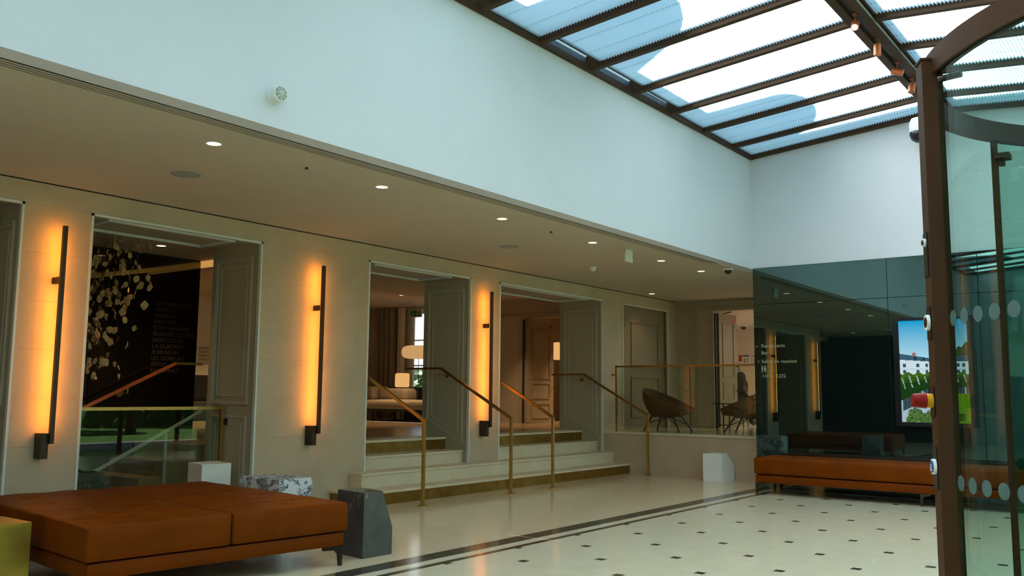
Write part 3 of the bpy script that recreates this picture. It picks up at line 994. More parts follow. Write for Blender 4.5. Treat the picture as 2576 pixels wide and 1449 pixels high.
# partition in line with the back of the stone wall, left of the first doorways
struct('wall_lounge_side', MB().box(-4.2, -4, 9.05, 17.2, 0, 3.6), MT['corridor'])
# wall at the far end of the lounge with one doorway and a tall window
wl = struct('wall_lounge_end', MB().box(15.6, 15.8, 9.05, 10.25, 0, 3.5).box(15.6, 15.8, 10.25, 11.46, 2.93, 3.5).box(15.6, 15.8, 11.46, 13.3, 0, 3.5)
            .box(15.6, 15.8, 13.3, 14.90, 3.28, 3.5).box(15.6, 15.8, 14.90, 17.2, 0, 3.5).box(15.6, 15.8, 13.3, 14.90, 0, ZL), MT['salonwall'])
fr = MB().ring([(15.6, 11.46 + 0.12, ZL), (15.6, 11.46 + 0.12, 3.02), (15.6, 10.13, 3.02), (15.6, 10.13, ZL)], [(15.6, 11.46, ZL), (15.6, 11.46, 2.92), (15.6, 10.25, 2.92), (15.6, 10.25, ZL)], (-0.03, 0, 0))
fr.build('door_surround', MT['doorpaint'], wl)
MB().box(15.57, 15.6, 9.06, 10.13, 2.98, 3.02).box(15.57, 15.6, 11.58, 13.2, 2.98, 3.02).build('picture_rail', MT['doorpaint'], wl)
# half open panelled door
hinge = Vector((15.62, 11.44, ZL))
ang = math.radians(-2)
ld = thing('panelled_door', 'half open taupe panelled door with a red label in the far doorway', 'door', tuple(hinge))
ax = Vector((math.cos(ang), math.sin(ang), 0)); an = Vector((ax.y, -ax.x, 0))


def leaf_box(u0, u1, z0, z1, t0, t1):
    poly = [hinge + ax * u0 + an * t0 + Vector((0, 0, z0)), hinge + ax * u1 + an * t0 + Vector((0, 0, z0)), hinge + ax * u1 + an * t0 + Vector((0, 0, z1)), hinge + ax * u0 + an * t0 + Vector((0, 0, z1))]
    return MB().prism(poly, an * (t1 - t0))


def leaf_frame(u0, u1, z0, z1, w, t0, t1):
    o = [hinge + ax * u + an * t0 + Vector((0, 0, z)) for u, z in ((u0, z0), (u1, z0), (u1, z1), (u0, z1))]
    i = [hinge + ax * u + an * t0 + Vector((0, 0, z)) for u, z in ((u0 + w, z0 + w), (u1 - w, z0 + w), (u1 - w, z1 - w), (u0 + w, z1 - w))]
    return MB().ring(o, i, an * (t1 - t0))


W = 0.95
leaf_box(0.0, W, 0.01, 2.2, 0.0, 0.045).build('door_leaf', MT['doorpaint'], ld)
for (a, b) in ((0.95, 2.02), (0.52, 0.86), (0.10, 0.42)):
    leaf_frame(0.16, W - 0.14, a, b, 0.02, 0.045, 0.058).build('leaf_moulding', MT['doorpaint'], ld)
leaf_box(W - 0.16, W - 0.05, 2.06, 2.14, 0.045, 0.049).build('red_label', MT['redlabel'], ld)
hb_ = MB()
pA, pB = hinge + ax * (W - 0.06) + an * 0.045 + Vector((0, 0, 0.75)), hinge + ax * (W - 0.06) + an * 0.045 + Vector((0, 0, 1.2))
hb_.tube([pA, pA + an * 0.05, pB + an * 0.05, pB], 0.009)
hb_.build('pull_handle', MT['brass'], ld)
MB().box(15.56, 15.6, 11.455, 11.48, ZL, 2.9).build('door_gap_shade', MT['black'], wl)  # black strip drawn for the shaded gap at the hinge side
# room beyond the half open door: warm paper lamp on a stand
struct('wall_lamp_room', MB().box(19.5, 19.7, 9, 12.95, 0, 3.6).box(15.8, 19.7, 9.5, 9.6, ZL, 3.6), MT['salonwall'])
struct('floor_lamp_room', MB().box(15.6, 19.7, 9.0, 12.9, ZL - 0.2, ZL), MT['salonfloor'])
struct('ceiling_lamp_room', MB().box(15.8, 19.7, 9, 12.95, 3.35, 3.5), MT['salonceil'])
struct('wall_lamp_room_side', MB().box(15.8, 19.7, 12.85, 12.95, ZL, 3.5), MT['salonwall'])


def lantern(name, x, y, z, rx, rz, label, m, e1=0.35, e2=0.8):
    t = thing(name, label, 'lamp', (x, y, ZL))
    prof = []
    for k in range(13):
        a = -PI / 2 + PI * k / 12
        ca, sa = math.cos(a), math.sin(a)
        rr = rx * (abs(ca) ** e1)
        prof.append((max(rr, 0.02), rz * math.copysign(abs(sa) ** e2, sa)))
    MB().lathe((x, y, z), prof, 28).build('lamp_shade', m, t, True)
    MB().cyl((x, y, ZL + 0.02), (x, y, z - rz + 0.01), 0.007, 8).build('stem', MT['black'], t)
    MB().lathe((x, y, ZL), [(0.15, 0.0), (0.15, 0.015), (0.02, 0.025)]).build('base', MT['black'], t, True)
    return t


lantern('floor_lamp', 17.6, 11.95, 2.32, 0.24, 0.21, 'glowing round paper lamp beyond the half open panelled door', MT['lampglow'], 0.8, 1.0)
ll = lantern('floor_lamp', 14.6, 13.62, 2.20, 0.38, 0.145, 'wide glowing paper lantern on a thin stand before the lounge window', MT['lanternglow'])

# lounge window
lw = struct_root('window_3', (15.7, 14.0, ZL))
MB().box(15.66, 15.72, 14.80, 14.90, ZL, 3.28).box(15.66, 15.72, 13.3, 13.42, ZL, 3.28).box(15.66, 15.72, 13.42, 14.80, 3.18, 3.28).box(15.66, 15.72, 13.42, 14.80, ZL, ZL + 0.66).box(15.66, 15.72, 14.08, 14.14, ZL, 3.28).build('sash_frame', MT['net'], lw)
for zz in (1.95, 2.55):
    MB().box(15.68, 15.70, 13.42, 14.80, zz - 0.015, zz + 0.015).build('glazing_bar', MT['net'], lw)
MB().box(15.685, 15.695, 13.42, 14.80, ZL + 0.6, 3.2).build('pane', MT['clear'], lw)
MB().ring([(15.66, 14.05, ZL + 0.1), (15.66, 14.62, ZL + 0.1), (15.66, 14.62, ZL + 0.55), (15.66, 14.05, ZL + 0.55)], [(15.66, 14.11, ZL + 0.16), (15.66, 14.56, ZL + 0.16), (15.66, 14.56, ZL + 0.49), (15.66, 14.11, ZL + 0.49)], (-0.012, 0, 0)).build('panel_moulding', MT['net'], lw)


def drape(name, x, y0, y1, z0, z1, m, label, amp, n, seed):
    rn = random.Random(seed)
    vs, fs = [], []
    rows_ = 10
    for j in range(rows_ + 1):
        z = z0 + (z1 - z0) * j / rows_
        for i in range(n + 1):
            u = i / n
            sw = 1.0 - 0.12 * math.sin(PI * (1 - j / rows_)) * 0.5
            y = y0 + (y1 - y0) * u * sw
            xx = x + amp * math.sin(u * n * 0.9 + 0.4 * math.sin(j * 0.5)) - 0.02
            vs.append((xx, y, z))
    for j in range(rows_):
        for i in range(n):
            a = j * (n + 1) + i
            fs.append((a, a + 1, a + n + 2, a + n + 1))
    mb = MB(); mb.add(vs, fs)
    o = mb.build(name, m, None, True, fix=False)
    return tag(o, label, 'curtain')


drape('curtain', 15.48, 15.20, 15.84, ZL + 0.01, 3.33, MT['curtain'], 'grey folded curtain hanging beside the lounge window', 0.05, 26, 1)
drape('net_curtain', 15.53, 14.92, 15.18, ZL + 0.01, 3.33, MT['net'], 'pale straight curtain between grey curtain and lounge window', 0.012, 10, 2)
foliage_tree = thing('tree', 'bright green tree seen through the lounge window', 'tree', (22, 19, 0), 'trees in the garden')
MB().cyl((22, 19, -0.1), (22, 19, 1.0), 0.12, 8).build('trunk', MT['trunk'], foliage_tree)
foliage_mesh('foliage', (22, 19.2, 1.2), (2.3, 2.3, 1.0), 1100, MT['foliage'], foliage_tree, 31, 0.22)
struct('ground_2', MB().box(15.9, 70, 13, 70, -0.4, -0.02), MT['gravel'])

ex = thing('exit_sign', 'green emergency exit sign above the lounge window', 'sign', (15.3, 14.35, 3.2))
MB().box(15.285, 15.315, 14.20, 14.56, 3.06, 3.24).build('sign_box', MT['plastic'], ex)
MB().box(15.282, 15.286, 14.215, 14.545, 3.075, 3.225).build('sign_face', MT['green'], ex)
mb = MB()
mb.bar((15.279, 14.46, 3.20), (15.279, 14.46, 3.12), 0.004, 0.022, (1, 0, 0)).bar((15.279, 14.50, 3.14), (15.279, 14.46, 3.09), 0.004, 0.02, (1, 0, 0)).bar((15.279, 14.42, 3.14), (15.279, 14.46, 3.09), 0.004, 0.02, (1, 0, 0))
mb.build('arrow_mark', MT['plastic'], ex)
mb = MB()
mb.ring([(15.279, 14.36, 3.085), (15.279, 14.36, 3.215), (15.279, 14.24, 3.215), (15.279, 14.24, 3.085)], [(15.279, 14.35, 3.085), (15.279, 14.35, 3.205), (15.279, 14.25, 3.205), (15.279, 14.25, 3.085)], (0.003, 0, 0))
mb.lathe((15.281, 14.295, 3.185), [(0.001, -0.003), (0.013, -0.003), (0.013, 0.0), (0.001, 0.0)], 10, 'x')
mb.bar((15.279, 14.295, 3.17), (15.279, 14.31, 3.125), 0.004, 0.02, (1, 0, 0)).bar((15.279, 14.31, 3.13), (15.279, 14.28, 3.09), 0.004, 0.012, (1, 0, 0)).bar((15.279, 14.31, 3.13), (15.279, 14.335, 3.10), 0.004, 0.012, (1, 0, 0)).bar((15.279, 14.30, 3.16), (15.279, 14.265, 3.14), 0.004, 0.01, (1, 0, 0))
mb.build('running_figure', MT['plastic'], ex)
MB().cyl((15.3, 14.38, 3.24), (15.3, 14.38, 3.352), 0.006, 8).build('hanger', MT['steel'], ex)

# daybed, side table, table lamp, rug
rg = MB().box(13.4, 15.5, 12.2, 15.3, ZL, ZL + 0.012).build('rug', MT['rug'])
tag(rg, 'pale grey rug under the lounge daybed', 'rug')
db = thing('daybed', 'taupe upholstered daybed with dark frame seen through the lounge doorway', 'sofa', (14.2, 13.6, ZL))
rounded_box(13.75, 14.75, 12.6, 15.0, ZL + 0.27, ZL + 0.45, 0.05, (10, 18, 4), crown=0.03).build('seat_cushion', MT['sofa'], db, True)
rounded_box(14.35, 14.75, 13.75, 14.62, ZL + 0.45, ZL + 0.72, 0.07, (8, 12, 6)).build('back_cushion', MT['sofa'], db, True)
rounded_box(14.2, 14.75, 14.62, 14.98, ZL + 0.45, ZL + 0.76, 0.07, (8, 10, 6)).build('arm_cushion', MT['sofa'], db, True)
MB().box(13.8, 14.7, 12.65, 14.95, ZL + 0.22, ZL + 0.27).build('frame', MT['black'], db)
for xx in (13.9, 14.6):
    for yy in (12.9, 13.45, 14.3, 14.8):
        MB().box(xx - 0.02, xx + 0.02, yy - 0.02, yy + 0.02, ZL + 0.012, ZL + 0.22).build('leg', MT['black'], db)
st = thing('side_table', 'black side table carrying the glowing table lamp', 'table', (15.0, 14.2, ZL))
MB().box(14.85, 15.25, 13.85, 14.85, ZL + 0.715, ZL + 0.74).build('table_top', MT['black'], st)
MB().box(14.92, 15.2, 13.95, 14.35, ZL + 0.013, ZL + 0.66).build('pedestal', MT['black'], st)
MB().box(14.95, 15.15, 14.0, 14.3, ZL + 0.66, ZL + 0.715).build('neck', MT['black'], st)
tl = thing('table_lamp', 'small glowing square lamp with rounded corners on black side table', 'lamp', (15.02, 14.5, ZL + 0.74))
rounded_box(14.91, 15.13, 14.36, 14.66, ZL + 0.745, ZL + 1.07, 0.045, (8, 8, 8)).build('lamp_shade', MT['lampglow'], tl, True)
MB().box(14.94, 15.10, 14.40, 14.62, ZL + 0.74, ZL + 0.748).build('base', MT['brass'], tl)
cbl = MB().tube([(14.3, 14.2, ZL + 0.026), (14.25, 14.0, ZL + 0.034), (14.3, 13.75, ZL + 0.026), (14.45, 13.6, ZL + 0.09), (14.5, 13.5, ZL + 0.026)], 0.012, 6)
tag(cbl.build('power_cable', MT['black']), 'black cable coiled on rug under the daybed', 'cable')

# taupe sofa with a brown pillow seen past the edge of the smoked glass
sf = thing('sofa', 'taupe sofa beside the smoked glass wall in the lounge', 'sofa', (8.5, 12.7, ZL))
rounded_box(7.9, 9.9, 12.4, 13.3, ZL + 0.15, ZL + 0.44, 0.05, (14, 8, 4), crown=0.02).build('seat_cushion', MT['sofa'], sf, True)
rounded_box(7.9, 9.9, 13.1, 13.4, ZL + 0.4, ZL + 0.82, 0.08, (14, 6, 6)).build('back_cushion', MT['sofa'], sf, True)
for xx in (8.0, 9.8):
    for yy in (12.5, 13.2):
        MB().box(xx - 0.02, xx + 0.02, yy - 0.02, yy + 0.02, ZL, ZL + 0.16).build('leg', MT['black'], sf)
pw = rounded_box(8.5, 8.95, 12.92, 13.08, ZL + 0.46, ZL + 0.88, 0.07, (8, 5, 8)).build('pillow', MT['pillow'], None, True)
tag(pw, 'dark brown pillow leaning on the taupe sofa', 'pillow')

# wall lettering on the far lounge wall
wf = bpy.data.objects['wall_lounge_far']
for k, s in enumerate(('< LES INDIENNES', 'TAFFETAS', 'MADRAS', 'SIAMOISE', 'COTONNADES')):
    text(s, 0.075, (11.27 if k == 0 else 11.33, 16.995, 2.20 - 0.082 * k), FACE_MINUS_Y, MT['inkletters'], wf, name='wall_lettering')

# ------------------------------------------------------------------ inside the first doorway: glass guard, stair, smoked glass wall, leaves
g1 = thing('doorway_glass_guard', 'brass framed glass guard across the first open doorway', 'railing', (4.5, 8.66, 0))
MB().box(4.23, 6.12, 8.645, 8.675, 1.10, 1.133).build('top_rail', MT['brass'], g1)
MB().box(6.085, 6.12, 8.645, 8.675, 0.0, 1.10).build('end_post', MT['brass'], g1)
MB().box(4.23, 6.06, 8.655, 8.666, 0.0, 1.10).build('glass_pane', MT['glass'], g1)
MB().box(6.12, 6.165, 8.65, 8.67, 0.95, 0.985).box(6.155, 6.17, 8.635, 8.685, 0.93, 1.0).build('wall_bracket', MT['bronze'], g1)

hg = struct_root('wall_smoked_glass', (5, 10.4, 0))
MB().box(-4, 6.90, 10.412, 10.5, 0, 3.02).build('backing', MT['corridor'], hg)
for a, b in ((-4, 2.0), (2.0, 4.2), (4.2, 6.90)):
    MB().box(a + 0.003, b - 0.003, 10.4, 10.411, 0.02, 2.992).build('glass_panel', MT['hallglass'], hg)
MB().prism([(6.89, 10.3985, 2.985), (6.89, 10.3985, 2.93), (5.05, 10.3985, 2.545), (5.05, 10.3985, 2.60)], (0, -0.004, 0)).build('gold_stripe', MT['goldtone'], hg)  # slanting gold band across the face of the glass
NAMES = ['LES INDIENNES', 'TAFFETAS', 'MADRAS', 'SIAMOISE', 'COTONNADES', 'BUSINESS CENTER', 'SAINT-LOUIS', 'LA GLACERIE', 'AUBUSSON', 'LES GOBELINS', 'SEVRES', 'BACCARAT']
for k, s in enumerate(NAMES):
    text(s, 0.074, (6.275 - 0.002 * k, 10.397, 2.372 - 0.0765 * k), FACE_MINUS_Y, MT['dimletters'], hg, name='directory_lettering')
st2 = thing('dark_inner_staircase', 'dark flight of steps behind the doorway glass guard', 'stairs', (5, 9.6, 0))
for k in range(4):
    MB().box(6.4 - 0.31 * (k + 1), 6.4 - 0.31 * k, 9.20, 10.38, 0.0, ZL - 0.171 * (k + 1) + 0.171).build('step', MT['salonfloor'], st2)
ir = thing('inner_handrail', 'thin bronze handrail on the smoked glass wall', 'handrail', (6, 10.2, 0))
MB().bar((4.2, 10.2, 0.56), (6.485, 10.2, 1.645), 0.03, 0.035).build('sloped_rail', MT['copper'], ir)
MB().box(6.47, 6.86, 10.185, 10.215, 1.63, 1.66).build('level_rail', MT['brass'], ir)
for xx in (5.86,):
    zz = 0.56 + (xx - 4.2) * 0.475
    MB().tube([(xx, 10.2, zz - 0.02), (xx, 10.2, zz - 0.08), (xx, 10.39, zz - 0.08)], 0.009).cyl((xx, 10.38, zz - 0.08), (xx, 10.4, zz - 0.08), 0.045, 20).build('wall_bracket', MT['brass'], ir)
ig = thing('inner_glass_guard', 'sloping pale rail on a glass guard along the inner stair', 'railing', (5.5, 9.15, 0))
MB().bar((4.05, 9.15, 0.02), (6.30, 9.15, 1.13), 0.03, 0.03).build('sloped_rail', MT['grille'], ig)
MB().prism([(4.35, 9.144, 0.0), (6.30, 9.144, 0.0), (6.30, 9.144, 1.10), (4.35, 9.144, 0.14)], (0, 0.012, 0)).build('glass_pane', MT['glass'], ig)
MB().box(5.72, 5.75, 9.135, 9.165, 0.0, 0.83).build('post', MT['grille'], ig)

lv = thing('hanging_leaf_sculpture', 'hanging cluster of cream porcelain leaves in the first doorway', 'sculpture', (5.2, 9.7, 3.02))
rnd = random.Random(11)
leaf_meshes = []
for s in range(7):
    n = 8
    L, Wd, curl, tip = rnd.uniform(0.045, 0.062), rnd.uniform(0.028, 0.048), rnd.uniform(0.2, 0.8), rnd.uniform(0.4, 1.6)
    vs, fs = [], []
    for i in range(n + 1):
        u = i / n
        w = Wd * (math.sin(PI * min(1, u ** tip * 0.93 + 0.05)) ** 0.7) * (1 + 0.15 * math.sin(9 * u + s))
        z = L * (1 - 2 * u)
        yb = curl * 0.03 * math.sin(PI * u)
        vs += [(-w, yb - curl * w * 0.5, z), (0, yb, z), (w, yb - curl * w * 0.5, z)]
    for i in range(n):
        a = i * 3
        fs += [(a, a + 1, a + 4, a + 3), (a + 1, a + 2, a + 5, a + 4)]
    me = bpy.data.meshes.new('leaf')
    me.from_pydata(vs, [], fs)
    me.materials.append(MT['leaf'])
    me.shade_smooth()
    leaf_meshes.append(me)
LO = Vector((5.2, 9.7, 3.02))
wires = MB()
cnt = 0
while cnt < 295:
    z = 2.98 - 1.55 * rnd.random() ** 1.15
    t = (2.98 - z) / 1.55
    half_w = 0.46 * (1 - 0.55 * t) + 0.05
    xx = 5.16 + rnd.uniform(-1.1, 1) * half_w - 0.12 * t
    yy = 9.66 + rnd.uniform(-1, 1) * 0.36
    if rnd.random() > (0.35 + 0.65 * min(1, 5 * (t + 0.02))) * (1.0 if t < 0.55 else 0.6):
        continue
    o = bpy.data.objects.new('leaf', rnd.choice(leaf_meshes))
    COL.objects.link(o)
    o.parent = lv
    o.location = Vector((xx, yy, z)) - LO
    o.rotation_euler = (rnd.uniform(-0.5, 0.5), rnd.choice((0, 0, PI)) + rnd.uniform(-0.7, 0.7), rnd.uniform(0, 6.28))
    sc_ = rnd.uniform(0.55, 0.92)
    o.scale = (sc_, sc_, sc_)
    if cnt % 3 == 0:
        wires.cyl((xx, yy, z), (xx, yy, 3.02), 0.0012, 3)
    cnt += 1
wires.build('hanging_wires', MT['wire'], lv)

# ------------------------------------------------------------------ end wall of the landing with doorway, bright room
we = struct('wall_end', MB().box(XE, XE + 0.15, 7.37, YW + 0.4, ZL - 0.2, ZC).box(XE, XE + 0.15, 5.9, 7.37, 2.94, ZC).box(XE, XE + 0.15, 4.4, 5.9, ZL - 0.2, ZC), MT['stone'])
fo = [(XE, 7.86, ZL), (XE, 7.86, 3.12), (XE, 5.7, 3.12), (XE, 5.7, ZL)]
fi = [(XE, 7.72, ZL), (XE, 7.72, 3.02), (XE, 5.8, 3.02), (XE, 5.8, ZL)]
MB().ring(fo, fi, (-0.03, 0, 0)).build('door_surround', MT['panel'], we)
fo = [(XE, 7.44, ZL), (XE, 7.44, 2.99), (XE, 5.88, 2.99), (XE, 5.88, ZL)]
fi = [(XE, 7.37, ZL), (XE, 7.37, 2.94), (XE, 5.92, 2.94), (XE, 5.92, ZL)]
MB().ring(fo, fi, (-0.02, 0, 0)).build('door_surround', MT['panel'], we)
hinge = Vector((XE + 0.1, 7.35, ZL))
ax = (Vector((17.05, 7.265, ZL)) - hinge).normalized()
an = Vector((ax.y, -ax.x, 0))
ld = thing('open_door', 'open dim panelled door with a red label at the landing end', 'door', tuple(hinge))
W = 0.66
leaf_box(0.0, W, 0.01, 2.22, 0.0, 0.045).build('door_leaf', MT['dimdoor'], ld)
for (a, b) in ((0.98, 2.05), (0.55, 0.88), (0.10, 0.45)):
    leaf_frame(0.12, W - 0.12, a, b, 0.02, 0.045, 0.056).build('leaf_moulding', MT['dimdoor'], ld)
leaf_box(W - 0.14, W - 0.03, 2.08, 2.14, 0.045, 0.05).build('red_label', MT['redlabel'], ld)
MB().box(XE + 0.015, XE + 0.09, 7.34, 7.3695, ZL, 2.9).build('hinge_gap_shade', MT['black'], ld)  # black strip painted for the shade in the gap beside the hinges
hb_ = MB()
pA, pB = hinge + ax * (W - 0.04) + an * 0.045 + Vector((0, 0, 0.72)), hinge + ax * (W - 0.04) + an * 0.045 + Vector((0, 0, 1.2))
hb_.tube([pA, pA + an * 0.06, pB + an * 0.06, pB], 0.010)
hb_.build('pull_handle', MT['bronze'], ld)
MB().bar(hinge + ax * 0.2 + an * 0.02 + Vector((0, 0, 2.22)), hinge + ax * 0.35 + an * 0.12 + Vector((0, 0, 2.27)), 0.02, 0.02).build('door_closer', MT['black'], ld)

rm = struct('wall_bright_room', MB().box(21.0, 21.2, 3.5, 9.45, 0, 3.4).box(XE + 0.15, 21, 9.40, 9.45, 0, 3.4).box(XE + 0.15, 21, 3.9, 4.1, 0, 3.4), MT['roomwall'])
struct('ceiling_bright_room', MB().box(XE + 0.15, 21.2, 3.9, 9.45, 2.96, 3.2), MT['roomwall'])
struct('wall_bright_side', MB().box(XE + 0.05, XE + 0.15, 8.55, 9.4, ZL, 3.4), MT['roomwall'])
cl = MB().box(17.2, 19.8, 4.5, 5.5, 2.935, 2.958).build('added_light_panel', MT['roomglow'])  # panel added out of view to brighten this room
tag(cl, 'added unseen light panel brightening the room past the open landing door', 'light')
po = thing('poster', 'small poster with a blue top on the bright room wall', 'poster', (20.99, 8.8, 2.1))
MB().box(20.985, 20.998, 8.60, 8.78, 2.09, 2.30).build('poster_sheet', MT['plastic'], po)
MB().box(20.983, 20.986, 8.605, 8.775, 2.265, 2.295).build('poster_band', MT['blue'], po)
MB().box(20.983, 20.986, 8.63, 8.665, 2.11, 2.25).box(20.983, 20.986, 8.70, 8.75, 2.11, 2.22).build('poster_figure', MT['grille'], po)
po2 = thing('leaflet', 'reddish leaflet beside the small poster on the bright wall', 'poster', (20.99, 9.05, 2.1))
MB().box(20.985, 20.998, 8.80, 8.87, 2.15, 2.30).build('leaflet_sheet', MT['redlabel'], po2)
for k, s in enumerate(('^ Bar', '< Le Salon', '> Ascenseurs')):
    text(s, 0.075, (20.995, 8.57, 2.25 - 0.095 * k), FACE_MINUS_X, MT['inkletters'], rm, name='wall_lettering')


def dome_camera(name, loc, label, r=0.055, plate=True, up=1):
    t = thing(name, label, 'camera', loc)
    x, y, z = loc
    MB().lathe((x, y, z), [(r * 1.45, 0.0), (r * 1.45, -0.012), (r * 1.1, -0.024)]).build('mount_plate', MT['plastic'], t, True)
    MB().lathe((x, y, z - 0.022), [(r * math.cos(a), -r * math.sin(a)) for a in [PI / 2 * k / 8 for k in range(8)]] + [(0.002, -r)]).build('dome', MT['blackplastic'], t, True)
    return t


dome_camera('dome_camera', (12.35, 5.36, ZC), 'black dome camera on the low ceiling near the black glass wall')
dome_camera('dome_camera', (20.3, 8.45, 2.96), 'black dome camera on the ceiling of the bright room', 0.07)

# lounge chairs on the landing


def lounge_chair(label, x, y, rot):
    t = thing('lounge_chair', label, 'chair', (x, y, ZL), 'brown shell chairs on the landing')
    nA, nR = 36, 7
    outer, inner, fs = [], [], []

    def rim(a):                                          # a = 0 at the back (+Y), PI at the front
        c = (1 + math.cos(a)) / 2
        h = 0.385 + 0.36 * c ** 1.3
        rx = 0.40
        ry = 0.46 if math.cos(a) > 0 else 0.46
        return Vector((rx * math.sin(a), ry * math.cos(a) * (1.0 + 0.04 * c), h))

    def foot(a):
        return Vector((0.20 * math.sin(a), 0.06 + 0.27 * math.cos(a), 0.255))
    for off in (0, 1):
        for i in range(nA):
            a = 2 * PI * i / nA
            p0, p1 = foot(a), rim(a)
            for j in range(nR + 1):
                u = j / nR
                bul = 0.055 * math.sin(PI * u)
                p = p0.lerp(p1, u)
                rad = Vector((p.x, p.y, 0)).normalized()
                p = p + rad * bul - rad * (0.022 * off) + Vector((0, 0, 0.02 * off * (1 - u)))
                (outer if not off else inner).append(p)
    n = len(outer)
    vs = outer + inner
    for i in range(nA):
        k = (i + 1) % nA
        for j in range(nR):
            a, b, c_, d_ = i * (nR + 1) + j, k * (nR + 1) + j, k * (nR + 1) + j + 1, i * (nR + 1) + j + 1
            fs += [(a, b, c_, d_), (n + a, n + d_, n + c_, n + b)]
        a, b = i * (nR + 1) + nR, k * (nR + 1) + nR
        fs.append((a, b, n + b, n + a))
    fs.append(tuple(i * (nR + 1) for i in range(nA - 1, -1, -1)))
    mb = MB(); mb.add(vs, fs)
    org = Vector((x, y, ZL))
    cr, sr = math.cos(rot), math.sin(rot)

    def place(v):
        return Vector((v.x * cr - v.y * sr, v.x * sr + v.y * cr, v.z)) + org
    mb.xform(place).build('shell', MT['shell'], t, True)
    rounded_box(-0.26, 0.26, -0.36, 0.28, 0.285, 0.37, 0.04, (8, 8, 3), crown=0.02).xform(place).build('seat_cushion', MT['shell'], t, True)
    for sx in (-1, 1):
        for sy in (-1, 1):
            MB().cyl((sx * 0.16, 0.05 + sy * 0.20, 0.262), (sx * 0.25, 0.03 + sy * 0.34, 0.002), 0.014, 8).xform(place).build('leg', MT['black'], t)
    fr_ = MB()
    for sx in (-1, 1):
        fr_.tube([(sx * 0.16, -0.15, 0.255), (sx * 0.16, 0.25, 0.255)], 0.011)
        fr_.tube([(sx * 0.205, -0.215, 0.13), (sx * 0.02, 0.05, 0.25), (sx * 0.205, 0.30, 0.13)], 0.008)
    fr_.xform(place).build('frame', MT['black'], t)
    return t


lounge_chair('brown shell armchair facing the small black table, whole behind the guard glass', 14.25, 7.32, 0.0)
lounge_chair('brown shell armchair cut by the black glass wall edge, before the seated person', 14.65, 6.07, PI)
tb = thing('small_table', 'small black tubular table between the two brown shell armchairs', 'table', (15.0, 6.65, ZL))
MB().lathe((15.0, 6.65, ZL + 0.475), [(0.19, 0.0), (0.19, 0.015)]).build('table_top', MT['black'], tb, True)
for k in range(3):
    a = 2.1 * k + 0.4
    MB().cyl((15 + 0.12 * math.cos(a), 6.65 + 0.12 * math.sin(a), ZL), (15 + 0.12 * math.cos(a), 6.65 + 0.12 * math.sin(a), ZL + 0.475), 0.012, 8).build('leg', MT['black'], tb)
MB().box(14.985, 15.015, 6.54, 6.76, ZL + 0.1, ZL + 0.115).build('stretcher', MT['black'], tb)

# seated person in the bright room
ps_org = Vector((17.55, 7.42, ZL))
cr_ = thing('low_stool', 'dark low stool under the seated person', 'stool', tuple(ps_org))
MB().lathe(tuple(ps_org + Vector((0, 0, 0.27))), [(0.17, 0.0), (0.19, 0.02), (0.19, 0.05), (0.17, 0.06)]).build('seat', MT['cloth'], cr_, True)
for k in range(4):
    a = PI / 4 + k * PI / 2
    MB().cyl(ps_org + Vector((0.13 * math.cos(a), 0.13 * math.sin(a), 0.275)), ps_org + Vector((0.18 * math.cos(a), 0.18 * math.sin(a), 0.0)), 0.012, 8).build('leg', MT['black'], cr_)


def skinned(name, verts, edges_, radii, m, parent, root_i, sub=2):
    me = bpy.data.meshes.new(name)
    o3 = ORG.get(parent.name, Vector()) if parent else Vector()
    me.from_pydata([tuple(Vector(v) - o3) for v in verts], edges_, [])
    o = bpy.data.objects.new(name, me)
    COL.objects.link(o)
    md = o.modifiers.new('skin', 'SKIN')
    md.use_smooth_shade = True
    if not me.skin_vertices:
        bm = bmesh.new(); bm.from_mesh(me); bm.verts.layers.skin.verify(); bm.to_mesh(me); bm.free()
    for i, sv in enumerate(me.skin_vertices[0].data):
        sv.radius = radii[i] if isinstance(radii[i], tuple) else (radii[i], radii[i])
        sv.use_root = (i == root_i)
    ss = o.modifiers.new('sub', 'SUBSURF'); ss.levels = sub; ss.render_levels = sub
    me.materials.append(m)
    if parent: o.parent = parent
    return o


pt = thing('person', 'seated person with long black hair in dark clothes past the landing door', 'person', tuple(ps_org))
P0 = ps_org
B = [(0, 0, .46), (0, 0.02, .60), (-0.02, 0.03, .76), (-0.03, 0.03, .84), (-0.04, 0.0, .92),                    # pelvis .. head base 0-4
     (0.16, 0.03, .78), (0.20, -0.02, .60), (0.17, -0.20, .52), (0.14, -0.27, .50),                             # right arm 5-8
     (-0.16, 0.03, .78), (-0.21, -0.02, .60), (-0.17, -0.20, .52), (-0.12, -0.27, .50),                         # left arm 9-12
     (0.09, -0.02, .44), (0.11, -0.38, .44), (0.11, -0.36, .08), (0.11, -0.48, .04),                            # right leg 13-16
     (-0.09, -0.02, .44), (-0.11, -0.38, .44), (-0.11, -0.36, .08), (-0.11, -0.48, .04)]                        # left leg 17-20
E_ = [(0, 1), (1, 2), (2, 3), (3, 4), (2, 5), (5, 6), (6, 7), (7, 8), (2, 9), (9, 10), (10, 11), (11, 12), (0, 13), (13, 14), (14, 15), (15, 16), (0, 17), (17, 18), (18, 19), (19, 20)]
Rr = [(.15, .12), (.13, .10), (.15, .10), .055, .05, .06, .045, .036, .03, .06, .045, .036, .03, .085, .065, .045, .04, .085, .065, .045, .04]
pt.rotation_euler = (0, 0, math.radians(62))
body = skinned('body', [P0 + Vector(b) for b in B], E_, Rr, MT['cloth'], pt, 0)
hc = P0 + Vector((-0.045, -0.015, 0.975))
hd_ = MB().lathe((0, 0, 0), [(0.012, -0.125), (0.05, -0.11), (0.072, -0.06), (0.08, 0.0), (0.08, 0.05), (0.06, 0.10), (0.03, 0.118), (0.005, 0.122)], 18)
